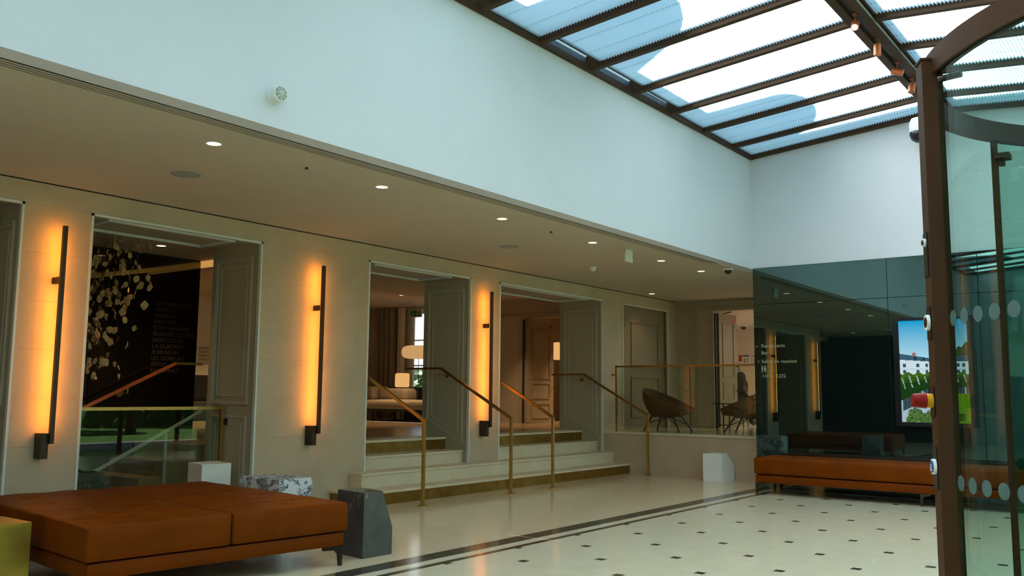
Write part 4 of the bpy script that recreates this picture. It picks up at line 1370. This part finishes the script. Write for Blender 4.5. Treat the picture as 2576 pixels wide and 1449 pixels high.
hd_.xform(lambda v: Vector((v.x * 0.95, v.y * 1.15 - (0.02 if v.z < -0.05 else 0), v.z)) + hc).build('head', MT['skin'], pt, True)
MB().lathe(tuple(hc + Vector((0, -0.1, -0.02))), [(0.006, -0.025), (0.014, -0.02), (0.006, 0.02)], 8).build('nose', MT['skin'], pt, True)
for sx in (-1, 1):
    MB().lathe(tuple(hc + Vector((sx * 0.03, -0.083, 0.0))), [(0.004, -0.008), (0.010, 0.0), (0.004, 0.008)], 8).build('eye', MT['blackplastic'], pt, True)
MB().box(hc.x - 0.022, hc.x + 0.022, hc.y - 0.092, hc.y - 0.078, hc.z - 0.066, hc.z - 0.058).build('mouth', MT['redlabel'], pt)
hr = MB()
vs, fs = [], []
nA, nR = 28, 12
for j in range(nR + 1):
    u = j / nR
    for i in range(nA):
        a = 2 * PI * i / nA
        ca, sa = math.cos(a), math.sin(a)
        if u < 0.45:
            e = u / 0.45 * PI / 2
            rr, zz = 0.10 * math.sin(e) + 0.001, 0.135 * math.cos(e)
        else:
            k = (u - 0.45) / 0.55
            rr, zz = 0.10 + 0.055 * k, -0.40 * k
        front = max(0.0, -sa)
        if u > 0.45:
            zz *= 1 - 0.75 * (front > 0.55)
            rr *= 1 - 0.18 * front
        rr *= 1 + 0.03 * math.sin(7 * a)
        vs.append(hc + Vector((rr * ca, rr * 1.08 * sa + 0.015, zz + 0.005)))
for j in range(nR):
    for i in range(nA):
        k = (i + 1) % nA
        # leave the face open
        am = 2 * PI * (i + 0.5) / nA
        if j >= 5 and math.sin(am) < -0.55:
            continue
        fs.append((j * nA + i, j * nA + k, (j + 1) * nA + k, (j + 1) * nA + i))
hr.add(vs, fs).build('hair', MT['hair'], pt, True, fix=False)
for s, (hx, hy, hz) in ((1, (0.14, -0.27, .50)), (-1, (-0.12, -0.27, .50))):
    hv = [P0 + Vector((hx, hy, hz)), P0 + Vector((hx - s * 0.01, hy - 0.05, hz - 0.005))]
    he = [(0, 1)]
    hr_ = [(.026, .02), (.034, .016)]
    for q, ln in enumerate((0.055, 0.065, 0.07, 0.06)):
        b0 = hv[1] + Vector(((q - 1.5) * 0.019, -0.02, 0))
        i0 = len(hv)
        hv += [b0, b0 + Vector((0, -ln * 0.55, -0.008)), b0 + Vector((0, -ln, -0.026))]
        he += [(1, i0), (i0, i0 + 1), (i0 + 1, i0 + 2)]
        hr_ += [.010, .009, .007]
    i0 = len(hv)
    hv += [hv[0] + Vector((-s * 0.035, -0.02, -0.004)), hv[0] + Vector((-s * 0.048, -0.055, -0.012))]
    he += [(0, i0), (i0, i0 + 1)]
    hr_ += [.011, .009]
    skinned('hand', hv, he, hr_, MT['skin'], pt, 0, 1)

# ------------------------------------------------------------------ wall lamps on the stone piers


def sconce(x, label):
    t = thing('wall_lamp', label, 'lamp', (x, YW, 0.82), 'tall bronze wall lamps on the stone wall')
    MB().box(x - 0.018, x + 0.018, 7.99, 8.025, 0.83, 2.765).build('bar', MT['bronze'], t)
    MB().box(x - 0.012, x + 0.012, 8.0255, 8.0285, 0.93, 2.755).build('led_strip', MT['sconceglow'], t)
    MB().box(x - 0.075, x - 0.012, 8.025, YW, 0.70, 0.92).build('wall_box', MT['bronze'], t)
    MB().box(x - 0.018, x + 0.018, 8.029, YW, 2.245, 2.305).build('bracket', MT['bronze'], t)
    return t


sconce(3.915, 'tall glowing bronze wall lamp between the two doorways nearest the camera')
sconce(6.94, 'tall glowing bronze wall lamp on the wide stone pier before the stairs')
sconce(10.10, 'tall glowing bronze wall lamp on the narrow pier between the stair doorways')
sconce(0.86, 'tall glowing bronze wall lamp at the dark corridor end of the stone wall')

# ------------------------------------------------------------------ ceiling fittings


def downlight(x, y, z, label, energy=14, group='warm round downlights in the low ceiling'):
    t = thing('downlight', label, 'light', (x, y, z), group)
    MB().lathe((x, y, z), [(0.062, 0.0), (0.062, -0.003), (0.054, -0.004), (0.054, 0.0)], 24).build('rim', MT['plastic'], t, True)
    MB().lathe((x, y, z), [(0.053, -0.0015), (0.053, -0.003)], 24).build('lens', MT['downglow'], t)
    if energy:
        l = bpy.data.lights.new('downlight_lamp', 'SPOT')
        l.energy = energy
        l.color = (1.0, 0.66, 0.34)
        l.spot_size = math.radians(95)
        l.spot_blend = 0.8
        l.shadow_soft_size = 0.05
        lo = bpy.data.objects.new('downlight_lamp', l)
        COL.objects.link(lo)
        lo.parent = t
        lo.location = (0, 0, -0.02)
    return t


DL = [(3.90, 5.79, 'first downlight of the row along the soffit edge, nearest the camera'), (5.65, 5.77, 'second downlight of the row along the soffit edge'),
      (7.45, 5.78, 'third downlight of the row, level with the stair foot'), (9.27, 5.78, 'fourth downlight of the row, just before the white hanging sign'),
      (11.08, 5.79, 'fifth downlight of the row, just past the white hanging sign'), (12.35, 5.79, 'last downlight of the row, beside the black dome camera'),
      (14.64, 7.85, 'single downlight over the landing near the closed door'), (1.9, 5.78, 'downlight of the row before the doorway at the near end'), (0.1, 5.78, 'downlight of the row at the corridor mouth')]
for x, y, lab in DL:
    downlight(x, y, ZC, lab, 16)
for k, (x, y) in enumerate(((-0.8, 6.6), (-1.6, 7.8), (-0.6, 9.2), (-1.7, 10.4))):
    downlight(x, y, ZC, '%s downlight into the dark corridor' % nth[k], 0)
downlight(13.6, 13.2, 3.35, 'downlight in the lounge ceiling above the daybed', 240, 'downlights in the lounge')
downlight(10.5, 12.0, 3.35, 'downlight in the middle of the lounge ceiling', 240, 'downlights in the lounge')
downlight(8.6, 14.5, 3.35, 'downlight in the lounge ceiling over the taupe sofa', 240, 'downlights in the lounge')

downlight(5.9, 9.72, 3.02, 'downlight in the ceiling inside the first open doorway', 60, 'downlights in the lounge')
downlight(14.6, 10.8, 3.35, 'added downlight in the lounge ceiling before the half open panelled door', 190, 'downlights in the lounge')  # extra lamp added to brighten this end of the lounge
downlight(17.4, 10.6, 3.35, 'added downlight in the ceiling beyond the half open panelled door', 380, 'downlights in the lounge')  # lamp added to light the open door leaf and the room behind
downlight(11.6, 15.6, 3.35, 'added downlight in the lounge ceiling near the far lettered wall', 240, 'downlights in the lounge')  # another added lamp, lifts the brightness of the lounge walls

for (x, y, lab) in ((4.34, 6.83, 'round grey ceiling speaker nearest the camera'), (8.94, 6.82, 'round grey ceiling speaker above the stairs')):
    t = thing('ceiling_speaker', lab, 'speaker', (x, y, ZC), 'round speakers in the low ceiling')
    MB().lathe((x, y, ZC), [(0.125, 0.0), (0.125, -0.004), (0.117, -0.006)], 36).build('rim', MT['grille'], t, True)
    MB().lathe((x, y, ZC), [(0.116, -0.003), (0.116, -0.0055)], 36).build('grille', MT['grille'], t)
for (x, y, lab) in ((4.77, 5.76, 'small recessed sprinkler between the first two downlights'), (8.34, 5.76, 'small recessed sprinkler between third and fourth downlights')):
    t = thing('ceiling_sprinkler', lab, 'sprinkler', (x, y, ZC), 'sprinklers in the low ceiling')
    MB().lathe((x, y, ZC), [(0.075, 0.0), (0.072, -0.003), (0.03, -0.006)], 24).build('plate', MT['soffit'], t, True)
    MB().lathe((x, y, ZC - 0.004), [(0.012, 0.0), (0.012, -0.014), (0.018, -0.016), (0.018, -0.018)], 12).build('nozzle', MT['black'], t, True)
t = thing('smoke_detector', 'white smoke detector on the low ceiling before the stairs', 'detector', (11.1, 6.92, ZC))
MB().lathe((11.1, 6.92, ZC), [(0.055, 0.0), (0.055, -0.012), (0.045, -0.02)], 24).build('base', MT['plastic'], t, True)
MB().lathe((11.1, 6.92, ZC - 0.018), [(0.040, 0.0), (0.040, -0.025), (0.026, -0.042), (0.002, -0.045)], 20).build('sensor_head', MT['plastic'], t, True)
t = thing('hanging_sign', 'blank white framed sign hanging under the low ceiling', 'sign', (10.02, 5.70, ZC))
MB().box(9.93, 10.11, 5.695, 5.715, ZC - 0.155, ZC - 0.002).build('sign_frame', MT['whitestone'], t)
MB().box(9.942, 10.098, 5.692, 5.695, ZC - 0.143, ZC - 0.014).build('sign_face', MT['plastic'], t)
MB().box(9.93, 10.11, 5.688, 5.72, ZC - 0.012, ZC - 0.0).build('mount_rail', MT['plastic'], t)

t = thing('slot_diffuser', 'long linear air slots along the edge of the low ceiling', 'vent', (4, 5.32, ZC))
for k in range(4):
    y = 5.250 + 0.037 * k
    MB().box(XF, 11.75 - 0.08 * k, y, y + 0.014, ZC - 0.0035, ZC - 0.001).build('slot', MT['slot'], t)
    if k < 3:
        MB().box(XF, 11.75 - 0.08 * k, y + 0.015, y + 0.036, ZC - 0.0045, ZC - 0.001).build('slat', MT['soffit'], t)

t = thing('wall_siren', 'round white alarm siren high on the white wall', 'alarm', (3.88, YS, 3.385))
MB().lathe((3.88, YS, 3.385), [(0.062, 0.0), (0.062, 0.022), (0.056, 0.026), (0.056, 0.03), (0.060, 0.033), (0.060, 0.085), (0.054, 0.092)], 32, 'y').build('housing', MT['plastic'], t, True)
rb = MB()
for k in range(8):
    a = k * PI / 4
    rb.bar((3.88, YS - 0.094, 3.385), (3.88 + 0.05 * math.cos(a), YS - 0.094, 3.385 + 0.05 * math.sin(a)), 0.005, 0.005, (0, 1, 0))
rb.build('sounder_ribs', MT['whitestone'], t)
MB().lathe((3.88, YS - 0.0, 3.385), [(0.050, 0.090), (0.050, 0.0925)], 28, 'y').build('sounder_face', MT['grille'], t)

# track spots under the ridge
for k, (x, aim, lit, lab) in enumerate(((8.75, Vector((-0.75, -0.1, -0.65)), True, 'lit copper spotlight on the roof ridge track'), (9.53, Vector((0.02, 0.05, -1)), False, 'copper spotlight pointing straight down, next to the lit one'),
                                        (10.33, Vector((0.1, -0.9, -0.35)), False, 'copper spotlight tilted sideways on the ridge track'), (10.98, Vector((-0.25, 0.1, -1)), False, 'copper spotlight on the ridge track nearest the back wall'))):
    y = 2.425
    t = thing('track_spotlight', lab, 'spotlight', (x, y, 5.05), 'copper spotlights on the ridge track')
    c = Vector((x, y, 4.93))
    a = aim.normalized()
    MB().cyl((x, y, 4.95), (x, y, 5.05), 0.008, 8).box(x - 0.03, x + 0.03, y - 0.015, y + 0.015, 5.03, 5.05).build('stem', MT['copper'], t)
    MB().cyl(c - a * 0.06, c + a * 0.06, 0.038, 20).build('head', MT['copper'], t, True)
    MB().cyl(c + a * 0.0605, c + a * 0.062, 0.030, 20).build('lens', MT['spotglow'] if lit else MT['copper'], t)

# ------------------------------------------------------------------ ottoman, cubes, stools
OC = Vector((3.865, 5.30, 0))                           # middle of the front edge
oa = math.radians(-6.0)


def orot(v):
    c, s = math.cos(oa), math.sin(oa)
    return Vector((v.x * c - v.y * s, v.x * s + v.y * c, v.z)) + OC


ot = thing('leather_ottoman', 'large cognac leather ottoman of two wide cushions beside brass block', 'ottoman', tuple(OC))
D = 2.22
for (a, b, sd) in ((-0.975, -0.004, 1), (0.004, 0.975, 2)):
    tf = [(a + (b - a) * u, D * w) for u in (0.3, 0.7) for w in (0.18, 0.39, 0.61, 0.82)]
    rounded_box(a, b, 0.0, D, 0.257, 0.470, 0.020, (30, 60, 6), crown=0.012, tufts=tf, creases=0.0035, seed=sd).xform(orot).build('cushion', MT['leather'], ot, True)
rounded_box(-0.955, 0.955, 0.015, D - 0.015, 0.145, 0.253, 0.022, (16, 16, 4)).xform(orot).build('base', MT['leather2'], ot, True)
for (lx, ly) in ((0.93, 0.035), (-0.93, 0.035), (0.93, D - 0.035), (-0.93, D - 0.035)):
    s = 1 if lx >= 0 else -1
    MB().add([(lx - s * 0.16, ly - 0.012, 0.146), (lx + s * 0.012, ly - 0.012, 0.146), (lx + s * 0.012, ly - 0.012, 0.0), (lx - s * 0.012, ly - 0.012, 0.0), (lx - s * 0.022, ly - 0.012, 0.085), (lx - s * 0.05, ly - 0.012, 0.118), (lx - s * 0.16, ly - 0.012, 0.126)], [(0, 1, 2, 3, 4, 5, 6)]) \
        .prism([(lx - s * 0.16, ly - 0.012, 0.146), (lx + s * 0.012, ly - 0.012, 0.146), (lx + s * 0.012, ly - 0.012, 0.0), (lx - s * 0.012, ly - 0.012, 0.0), (lx - s * 0.022, ly - 0.012, 0.085), (lx - s * 0.05, ly - 0.012, 0.118), (lx - s * 0.16, ly - 0.012, 0.126)], (0, 0.024, 0)).xform(orot).build('leg', MT['bronze'], ot)

# long bench before the black glass
bn = thing('leather_bench', 'long cognac leather bench against the black glass wall', 'bench', (12.1, 4.8, 0))
y0b, y1b = 0.55, 4.80
rounded_box(11.76, 12.50, y0b, y1b, 0.262, 0.487, 0.035, (12, 60, 6), crown=0.016, tufts=[(12.13, y) for y in (1.0, 1.6, 2.2, 2.8, 3.4, 4.0)], creases=0.0015, seed=5).build('cushion', MT['leather'], bn, True)
rounded_box(11.775, 12.49, y0b + 0.02, y1b - 0.015, 0.148, 0.258, 0.02, (8, 20, 4)).build('base', MT['leather2'], bn, True)
for yy in (4.77, 2.70, 0.6):
    for xx in (11.80, 12.45):
        MB().prism([(xx - 0.012, yy + 0.015, 0.149), (xx - 0.012, yy - 0.10, 0.149), (xx - 0.012, yy - 0.10, 0.132), (xx - 0.012, yy - 0.03, 0.115), (xx - 0.012, yy - 0.012, 0.085), (xx - 0.012, yy - 0.008, 0.0), (xx - 0.012, yy + 0.015, 0.0)], (0.024, 0, 0)).build('leg', MT['bronze'], bn)


def tagged(o, label, cat, group=None):
    return tag(o, label, cat, group)


# grey marble block with one slanted side
h = 0.51
vs = [(5.087, 5.30, 0), (5.395, 5.285, 0), (5.46, 5.65, 0), (5.14, 5.665, 0),
      (5.087, 5.30, h), (5.285, 5.293, h), (5.37, 5.655, h), (5.14, 5.665, h), (5.395, 5.285, 0.215), (5.46, 5.65, 0.215)]
fs = [(3, 2, 1, 0), (4, 5, 6, 7), (0, 1, 8, 5, 4), (1, 2, 9, 8), (8, 9, 6, 5), (2, 3, 7, 6, 9), (3, 0, 4, 7)]
mb = MB(); mb.add(vs, fs)
o = mb.build('marble_stool', MT['darkmarble'])
tagged(o, 'dark grey veined marble block stool with one slanted side beside the ottoman', 'stool')
# brass block, lower left
mb = MB()
vs = [(2.44, 5.78, 0), (2.86, 5.80, 0), (2.86, 6.22, 0), (2.44, 6.2, 0), (2.44, 5.78, 0.40), (2.86, 5.80, 0.455), (2.86, 6.22, 0.455), (2.44, 6.2, 0.455), (2.52, 5.784, 0.455), (2.44, 5.86, 0.455)]
fs = [(3, 2, 1, 0), (0, 1, 5, 8, 4), (1, 2, 6, 5), (2, 3, 7, 6), (3, 0, 4, 9, 7), (4, 8, 9), (5, 6, 7, 9, 8)]
mb.add(vs, fs)
mb.xform(lambda v: v + Vector((-0.005, 0.215, 0)))
o = mb.build('brass_stool', MT['brassblock'])
tagged(o, 'yellow brass block stool at the near end of the leather ottoman', 'stool')
# white faceted stool against the landing wall
mb = MB()
vs = [(12.95, 6.09, 0), (13.0, 5.80, 0), (13.36, 5.76, 0), (13.36, 6.1, 0), (12.95, 6.09, 0.42), (13.0, 5.80, 0.42), (13.36, 5.88, 0.42), (13.36, 6.1, 0.42), (13.36, 5.76, 0.24)]
fs = [(3, 2, 1, 0), (0, 1, 5, 4), (1, 2, 8), (1, 8, 5), (5, 8, 6), (2, 3, 7, 6, 8), (3, 0, 4, 7), (4, 5, 6, 7)]
mb.add(vs, fs)
tagged(mb.build('white_stool', MT['whitestone']), 'white faceted block stool standing against the stone landing wall', 'stool')
# white cube in the first doorway
mb = MB().add([(5.59, 8.225, 0), (5.925, 8.20, 0), (6.02, 8.56, 0), (5.675, 8.60, 0), (5.59, 8.225, 0.546), (5.925, 8.20, 0.546), (6.02, 8.56, 0.546), (5.675, 8.60, 0.546)],
              [(3, 2, 1, 0), (4, 5, 6, 7), (0, 1, 5, 4), (1, 2, 6, 5), (2, 3, 7, 6), (3, 0, 4, 7)])
tagged(mb.build('white_cube', MT['whitestone']), 'plain white cube stool in the first doorway behind the ottoman', 'stool')
# patterned cube
tq = thing('patterned_pouf', 'cube pouf in white and blue toile fabric behind the ottoman', 'pouf', (5.92, 7.42, 0))
rounded_box(5.71, 6.13, 7.13, 7.76, 0.012, 0.452, 0.014, (8, 8, 8)).build('fabric_cover', MT['toile'], tq, True)
MB().box(5.74, 6.10, 7.16, 7.73, 0.0, 0.02).build('base', MT['black'], tq)
# faceted dark block in the first doorway
mb = MB()
vs = [(4.28, 8.28, 0), (4.60, 8.24, 0), (4.68, 8.56, 0), (4.34, 8.6, 0), (4.28, 8.28, 0.46), (4.60, 8.24, 0.46), (4.68, 8.56, 0.46), (4.34, 8.6, 0.46), (4.36, 8.33, 0.53), (4.55, 8.31, 0.53), (4.60, 8.50, 0.53), (4.40, 8.53, 0.53)]
fs = [(3, 2, 1, 0), (0, 1, 5, 4), (1, 2, 6, 5), (2, 3, 7, 6), (3, 0, 4, 7), (4, 5, 9, 8), (5, 6, 10, 9), (6, 7, 11, 10), (7, 4, 8, 11), (8, 9, 10, 11)]
mb.add(vs, fs)
tagged(mb.build('polished_stool', MT['greenmarble']), 'polished dark green block stool behind the doorway glass at the lamp side', 'stool')

# ------------------------------------------------------------------ display on the black glass
tv = thing('wall_display', 'tall lit display showing a white mansion on the black glass', 'screen', (XB, 2.65, 1.6))
MB().box(XB - 0.055, XB - 0.001, 2.17, 3.14, 0.93, 2.345).build('housing', MT['blackplastic'], tv)
SY0, SY1, SZ0, SZ1 = 3.065, 2.245, 0.985, 2.305         # picture left/right/bottom/top
NX, NZ = 110, 176


def lerp(a, b, t):
    return tuple(x + (y - x) * t for x, y in zip(a, b))


def pix(u, v, rn):
    """colour of the picture; u to the right, v downwards, both 0..1"""
    n1 = rn.random()
    c = lerp((0.0, 0.38, 0.72), (0.42, 0.76, 0.90), min(1, v / 0.36))
    cl_ = math.sin(u * 9 + v * 21) * math.sin(u * 4 - v * 13)
    if False:
        c = lerp(c, (0.62, 0.86, 0.94), 0.5 * (cl_ - 0.55) / 0.45)
    # dark tree at the right
    tr = 0.325 - 0.10 * max(0, (u - 0.74) / 0.26) - 0.012 * math.sin(u * 60)
    if u > 0.74 and v > tr and v < 0.40:
        c = (0.035 + 0.02 * n1, 0.06 + 0.03 * n1, 0.03)
    # roofs
    rt_ = 0.325 + 0.11 * u if u < 0.45 else (0.372 + 0.10 * (u - 0.45) if u < 0.70 else 0.365 - 0.05 * (u - 0.7))
    ev = 0.385 + 0.05 * u if u < 0.72 else 0.412 - 0.02 * (u - 0.72)
    if rt_ < v <= ev:
        c = lerp((0.035, 0.10, 0.16), (0.06, 0.15, 0.22), n1)
    if 0.19 < u < 0.25 and 0.318 < v < 0.355:
        c = (0.42, 0.17, 0.13)
    if 0.69 < u < 0.76 and 0.335 < v < 0.37:
        c = (0.36, 0.18, 0.14)
    if v > ev and v < 0.53:
        c = lerp((0.62, 0.80, 0.86), (0.74, 0.88, 0.90), n1)
        if 0.475 < v < 0.482:
            c = (0.45, 0.60, 0.70)
        for wu in (0.07, 0.27, 0.40, 0.52, 0.73, 0.85, 0.93):
            if abs(u - wu) < 0.022 and (0.425 < v < 0.462 or 0.487 < v < 0.522):
                c = (0.04, 0.09, 0.15)
    for du in (0.23, 0.36, 0.47, 0.66, 0.90):
        dv = ev - 0.025
        if abs(u - du) < 0.022 and abs(v - dv) < 0.012:
            c = (0.02, 0.045, 0.07)
    # hedge
    hb0 = 0.52 + 0.012 * math.sin(u * 40)
    hb1 = 0.79 - 0.30 * min(u, 0.45) if u < 0.45 else 0.655
    if u < 0.62 or u >= 0.62:
        if v > hb0 and v < hb1 - (0.0 if u < 0.45 else 0.0):
            dd = (v - hb0) / max(0.01, (hb1 - hb0))
            c = lerp((0.10, 0.25, 0.015), (0.015, 0.07, 0.012), min(1, dd * 2.2))
            c = lerp(c, (0.005, 0.02, 0.006), n1 * 0.7)
            if dd > 0.14 and math.sin(u * 55 - v * 22) > 0.86 and dd < 0.62 and n1 > 0.3:
                c = (0.50, 0.66, 0.68)
    # fence with glass
    fb = hb1 + 0.11 if u < 0.45 else hb1 + 0.06
    if hb1 <= v < fb:
        c = (0.055, 0.09, 0.11)
        if (u * 26) % 1 > 0.72:
            c = (0.01, 0.014, 0.02)
        elif int(u * 26) % 4 == 0:
            c = (0.30, 0.52, 0.62)
    # path and lawn
    if v >= fb:
        c = lerp((0.36, 0.50, 0.62), (0.46, 0.60, 0.70), n1)
        ln = 0.735 - 0.10 * max(0, (u - 0.55)) if u > 0.55 else 2
        ln2 = 0.70 + 0.16 * max(0, (0.78 - u)) / 0.3 if u > 0.48 else 2
        if v > ln2 and u > 0.50:
            c = lerp((0.10, 0.25, 0.008), (0.14, 0.31, 0.012), n1)
            if abs(u - 0.86) < 0.06 and abs(v - 0.945) < 0.035 and n1 > 0.25:
                c = (0.02, 0.03, 0.005)
    # shrubs at the bottom
    for (su, sv, sr) in ((0.21, 0.93, 0.115), (0.33, 0.97, 0.10), (0.46, 0.95, 0.12), (0.50, 0.87, 0.07), (0.13, 0.98, 0.07)):
        if math.hypot((u - su), (v - sv) * 1.6) < sr * (0.85 + 0.3 * n1):
            c = lerp((0.02, 0.07, 0.012), (0.20, 0.36, 0.10), rn.random() ** 2)
    return c


rn = random.Random(4)
vs, fs, cl_list = [], [], []
for j in range(NZ + 1):
    for i in range(NX + 1):
        vs.append((XB - 0.0556, SY0 + (SY1 - SY0) * i / NX, SZ1 + (SZ0 - SZ1) * j / NZ))
for j in range(NZ):
    for i in range(NX):
        a = j * (NX + 1) + i
        fs.append((a, a + 1, a + NX + 2, a + NX + 1))
        cl_list.append(pix((i + 0.5) / NX, (j + 0.5) / NZ, rn))
mb = MB(); mb.add(vs, fs)
scr = mb.build('screen', MT['screen'], tv, fix=False)
ca = scr.data.color_attributes.new('picture', 'FLOAT_COLOR', 'CORNER')
buf = []
for c in cl_list:
    buf += (list(c) + [1.0]) * 4
ca.data.foreach_set('color', buf)

# ------------------------------------------------------------------ revolving door
DC = (3.39, -0.255)
R0 = 0.956


def pol(a, rr, z=0.0):
    a = math.radians(a)
    return Vector((DC[0] + rr * math.cos(a), DC[1] + rr * math.sin(a), z))


rv = thing('revolving_door', 'glass revolving door drum with brown posts and curved top ring', 'door', (DC[0], DC[1], 0))
MB().arc(DC, R0 - 0.03, R0 + 0.005, -180, 180, 2.30, 2.375, 96).build('top_ring', MT['brown'], rv, True)
MB().arc(DC, R0 - 0.03, R0 + 0.005, 120, 238, 0.0, 0.05, 36).build('bottom_rail', MT['brown'], rv, True)
MB().arc(DC, R0 - 0.03, R0 + 0.005, -58, 60, 0.0, 0.05, 36).build('bottom_rail', MT['brown'], rv, True)
MB().arc(DC, R0 - 0.10, R0 - 0.06, -180, 180, -0.005, 0.0015, 72).build('floor_ring', MT['grille'], rv, True)
for a0, a1 in ((119.5, 238), (-58, 59.5)):
    MB().arc(DC, R0 - 0.016, R0 - 0.006, a0, a1, 0.05, 2.30, 48).build('curved_glass', MT['drumglass'], rv, True)
pa = 117.0
pr = (pol(pa, 1) - Vector((DC[0], DC[1], 0)))
ptan = Vector((-pr.y, pr.x, 0))
pc = pol(pa, R0 + 0.004)


def post_box(r0, r1, t0, t1, z0, z1, mb=None):
    mb = mb or MB()
    c = pc + pr * ((r0 + r1) / 2) + ptan * ((t0 + t1) / 2)
    c.z = (z0 + z1) / 2
    return mb.obox(c, pr, ptan, (0, 0, 1), r1 - r0, t1 - t0, z1 - z0)


post_box(-0.03, 0.03, -0.032, 0.032, 0, 2.345).build('door_post', MT['brown'], rv)
post_box(-0.034, 0.034, -0.036, 0.036, 2.345, 2.352).build('post_cap', MT['brown'], rv)
for a in (60, -60, 240):
    c = pol(a, R0 - 0.011)
    MB().box(c.x - 0.011, c.x + 0.011, c.y - 0.011, c.y + 0.011, 0, 2.30).build('edge_stile', MT['brown'], rv)
# glass clamps
c = pol(121.2, R0 - 0.012, 2.27)
MB().cyl(c + Vector((0.0, 0.012, 0)), c + Vector((-0.012, -0.055, 0)), 0.010, 14).build('glass_clamp', MT['bronze'], rv, True)
c = pol(59, R0 - 0.03, 2.235)
MB().box(c.x - 0.035, c.x + 0.03, c.y - 0.03, c.y + 0.02, 2.225, 2.245).box(c.x - 0.012, c.x + 0.012, c.y - 0.01, c.y + 0.012, 2.20, 2.23).build('glass_clamp', MT['bronze'], rv)
# frosted dots on the curved glass
for zz in (1.535, 1.056):
    for k in range(14):
        for base, sgn in ((121.8, 1), (56.6, -1)):
            a = base + sgn * 4.4 * k
            nrm = (pol(a, 1) - Vector((DC[0], DC[1], 0)))
            c = pol(a, R0 - 0.0055, zz)
            MB().cyl(c, c + nrm * 0.0006, 0.023, 18).build('frosted_dot', MT['dots'], rv)
# turning wings and shaft
MB().cyl((DC[0], DC[1], 0), (DC[0], DC[1], 2.30), 0.03, 16).build('shaft', MT['brown'], rv, True)
for a in (18, 198):
    p, q = pol(a, 0.04), pol(a, R0 - 0.07)
    m_ = MB()
    for z in (0.06, 2.24):
        m_.bar((p.x, p.y, z), (q.x, q.y, z), 0.03, 0.05)
    m_.bar((q.x, q.y, 0.06), (q.x, q.y, 2.26), 0.03, 0.03)
    w_ = m_.build('wing', MT['brown'], rv)
    MB().bar((p.x, p.y, 1.15), (q.x, q.y, 1.15), 0.008, 2.12).build('wing_glass', MT['drumglass'], rv)

# controls on the post
cp = thing('post_controls', 'switch plates and red emergency button on the brown door post', 'switch', tuple(pc + Vector((0, 0, 1.0))))


def plate(z0, z1):
    post_box(0.03, 0.034, -0.024, 0.016, z0, z1).build('plate', MT['blackplastic'], cp)


def knob(z, r, ln, m, name, t=-0.004, r_off=0.034, rr2=None):
    c = pc + pr * r_off + ptan * t
    c.z = z
    return MB().cyl(c, c + pr * ln, r, 20, rr2).build(name, m, cp, True)


plate(1.67, 1.805)
knob(1.775, 0.013, 0.006, MT['plastic'], 'key_switch')
knob(1.775, 0.008, 0.009, MT['blackplastic'], 'key_core')
plate(1.475, 1.575)
knob(1.528, 0.024, 0.008, MT['plastic'], 'push_button')
knob(1.528, 0.016, 0.0095, MT['blackplastic'], 'button_core')
plate(1.245, 1.335)
knob(1.292, 0.021, 0.02, MT['yellow'], 'button_collar')
knob(1.292, 0.024, 0.038, MT['red'], 'emergency_button', r_off=0.052, rr2=0.020)
plate(1.03, 1.155)
knob(1.096, 0.023, 0.008, MT['plastic'], 'push_button')
knob(1.096, 0.018, 0.010, MT['blue'], 'button_core')
# wheelchair mark
c = pc + pr * 0.0448 + ptan * (-0.004)
wm = MB()
zc_ = 1.096
wm.bar(c + Vector((0, 0, zc_ + 0.008)), c + Vector((0, 0, zc_ - 0.002)), 0.001, 0.003, tuple(pr)).bar(c + Vector((0, 0, zc_ - 0.002)), c - ptan * 0.006 + Vector((0, 0, zc_ - 0.003)), 0.001, 0.003, tuple(pr))
for k in range(10):
    a0, a1 = math.radians(120 + 24 * k), math.radians(144 + 24 * k)
    wm.bar(c + ptan * (0.007 * math.cos(a0)) + Vector((0, 0, zc_ - 0.006 + 0.007 * math.sin(a0))), c + ptan * (0.007 * math.cos(a1)) + Vector((0, 0, zc_ - 0.006 + 0.007 * math.sin(a1))), 0.001, 0.0022, tuple(pr))
wm.build('wheelchair_mark', MT['plastic'], cp)

# dome camera on a bracket high on the back wall, half behind the post
t = thing('bracket_dome_camera', 'large grey and black dome camera on the back wall behind the door post', 'camera', (XB, 2.72, 5.0))
MB().lathe((12.36, 2.66, 4.77), [(0.03, 0.20), (0.10, 0.18), (0.125, 0.12), (0.125, 0.04), (0.115, 0.0)], 24).build('housing', MT['plastic'], t, True)
MB().lathe((12.36, 2.66, 4.77), [(0.12, 0.0), (0.125, -0.04), (0.10, -0.10), (0.05, -0.135), (0.004, -0.14)], 24).build('dome', MT['blackplastic'], t, True)
MB().box(12.36, XB + 0.02, 2.64, 2.68, 4.88, 4.92).build('bracket', MT['plastic'], t)
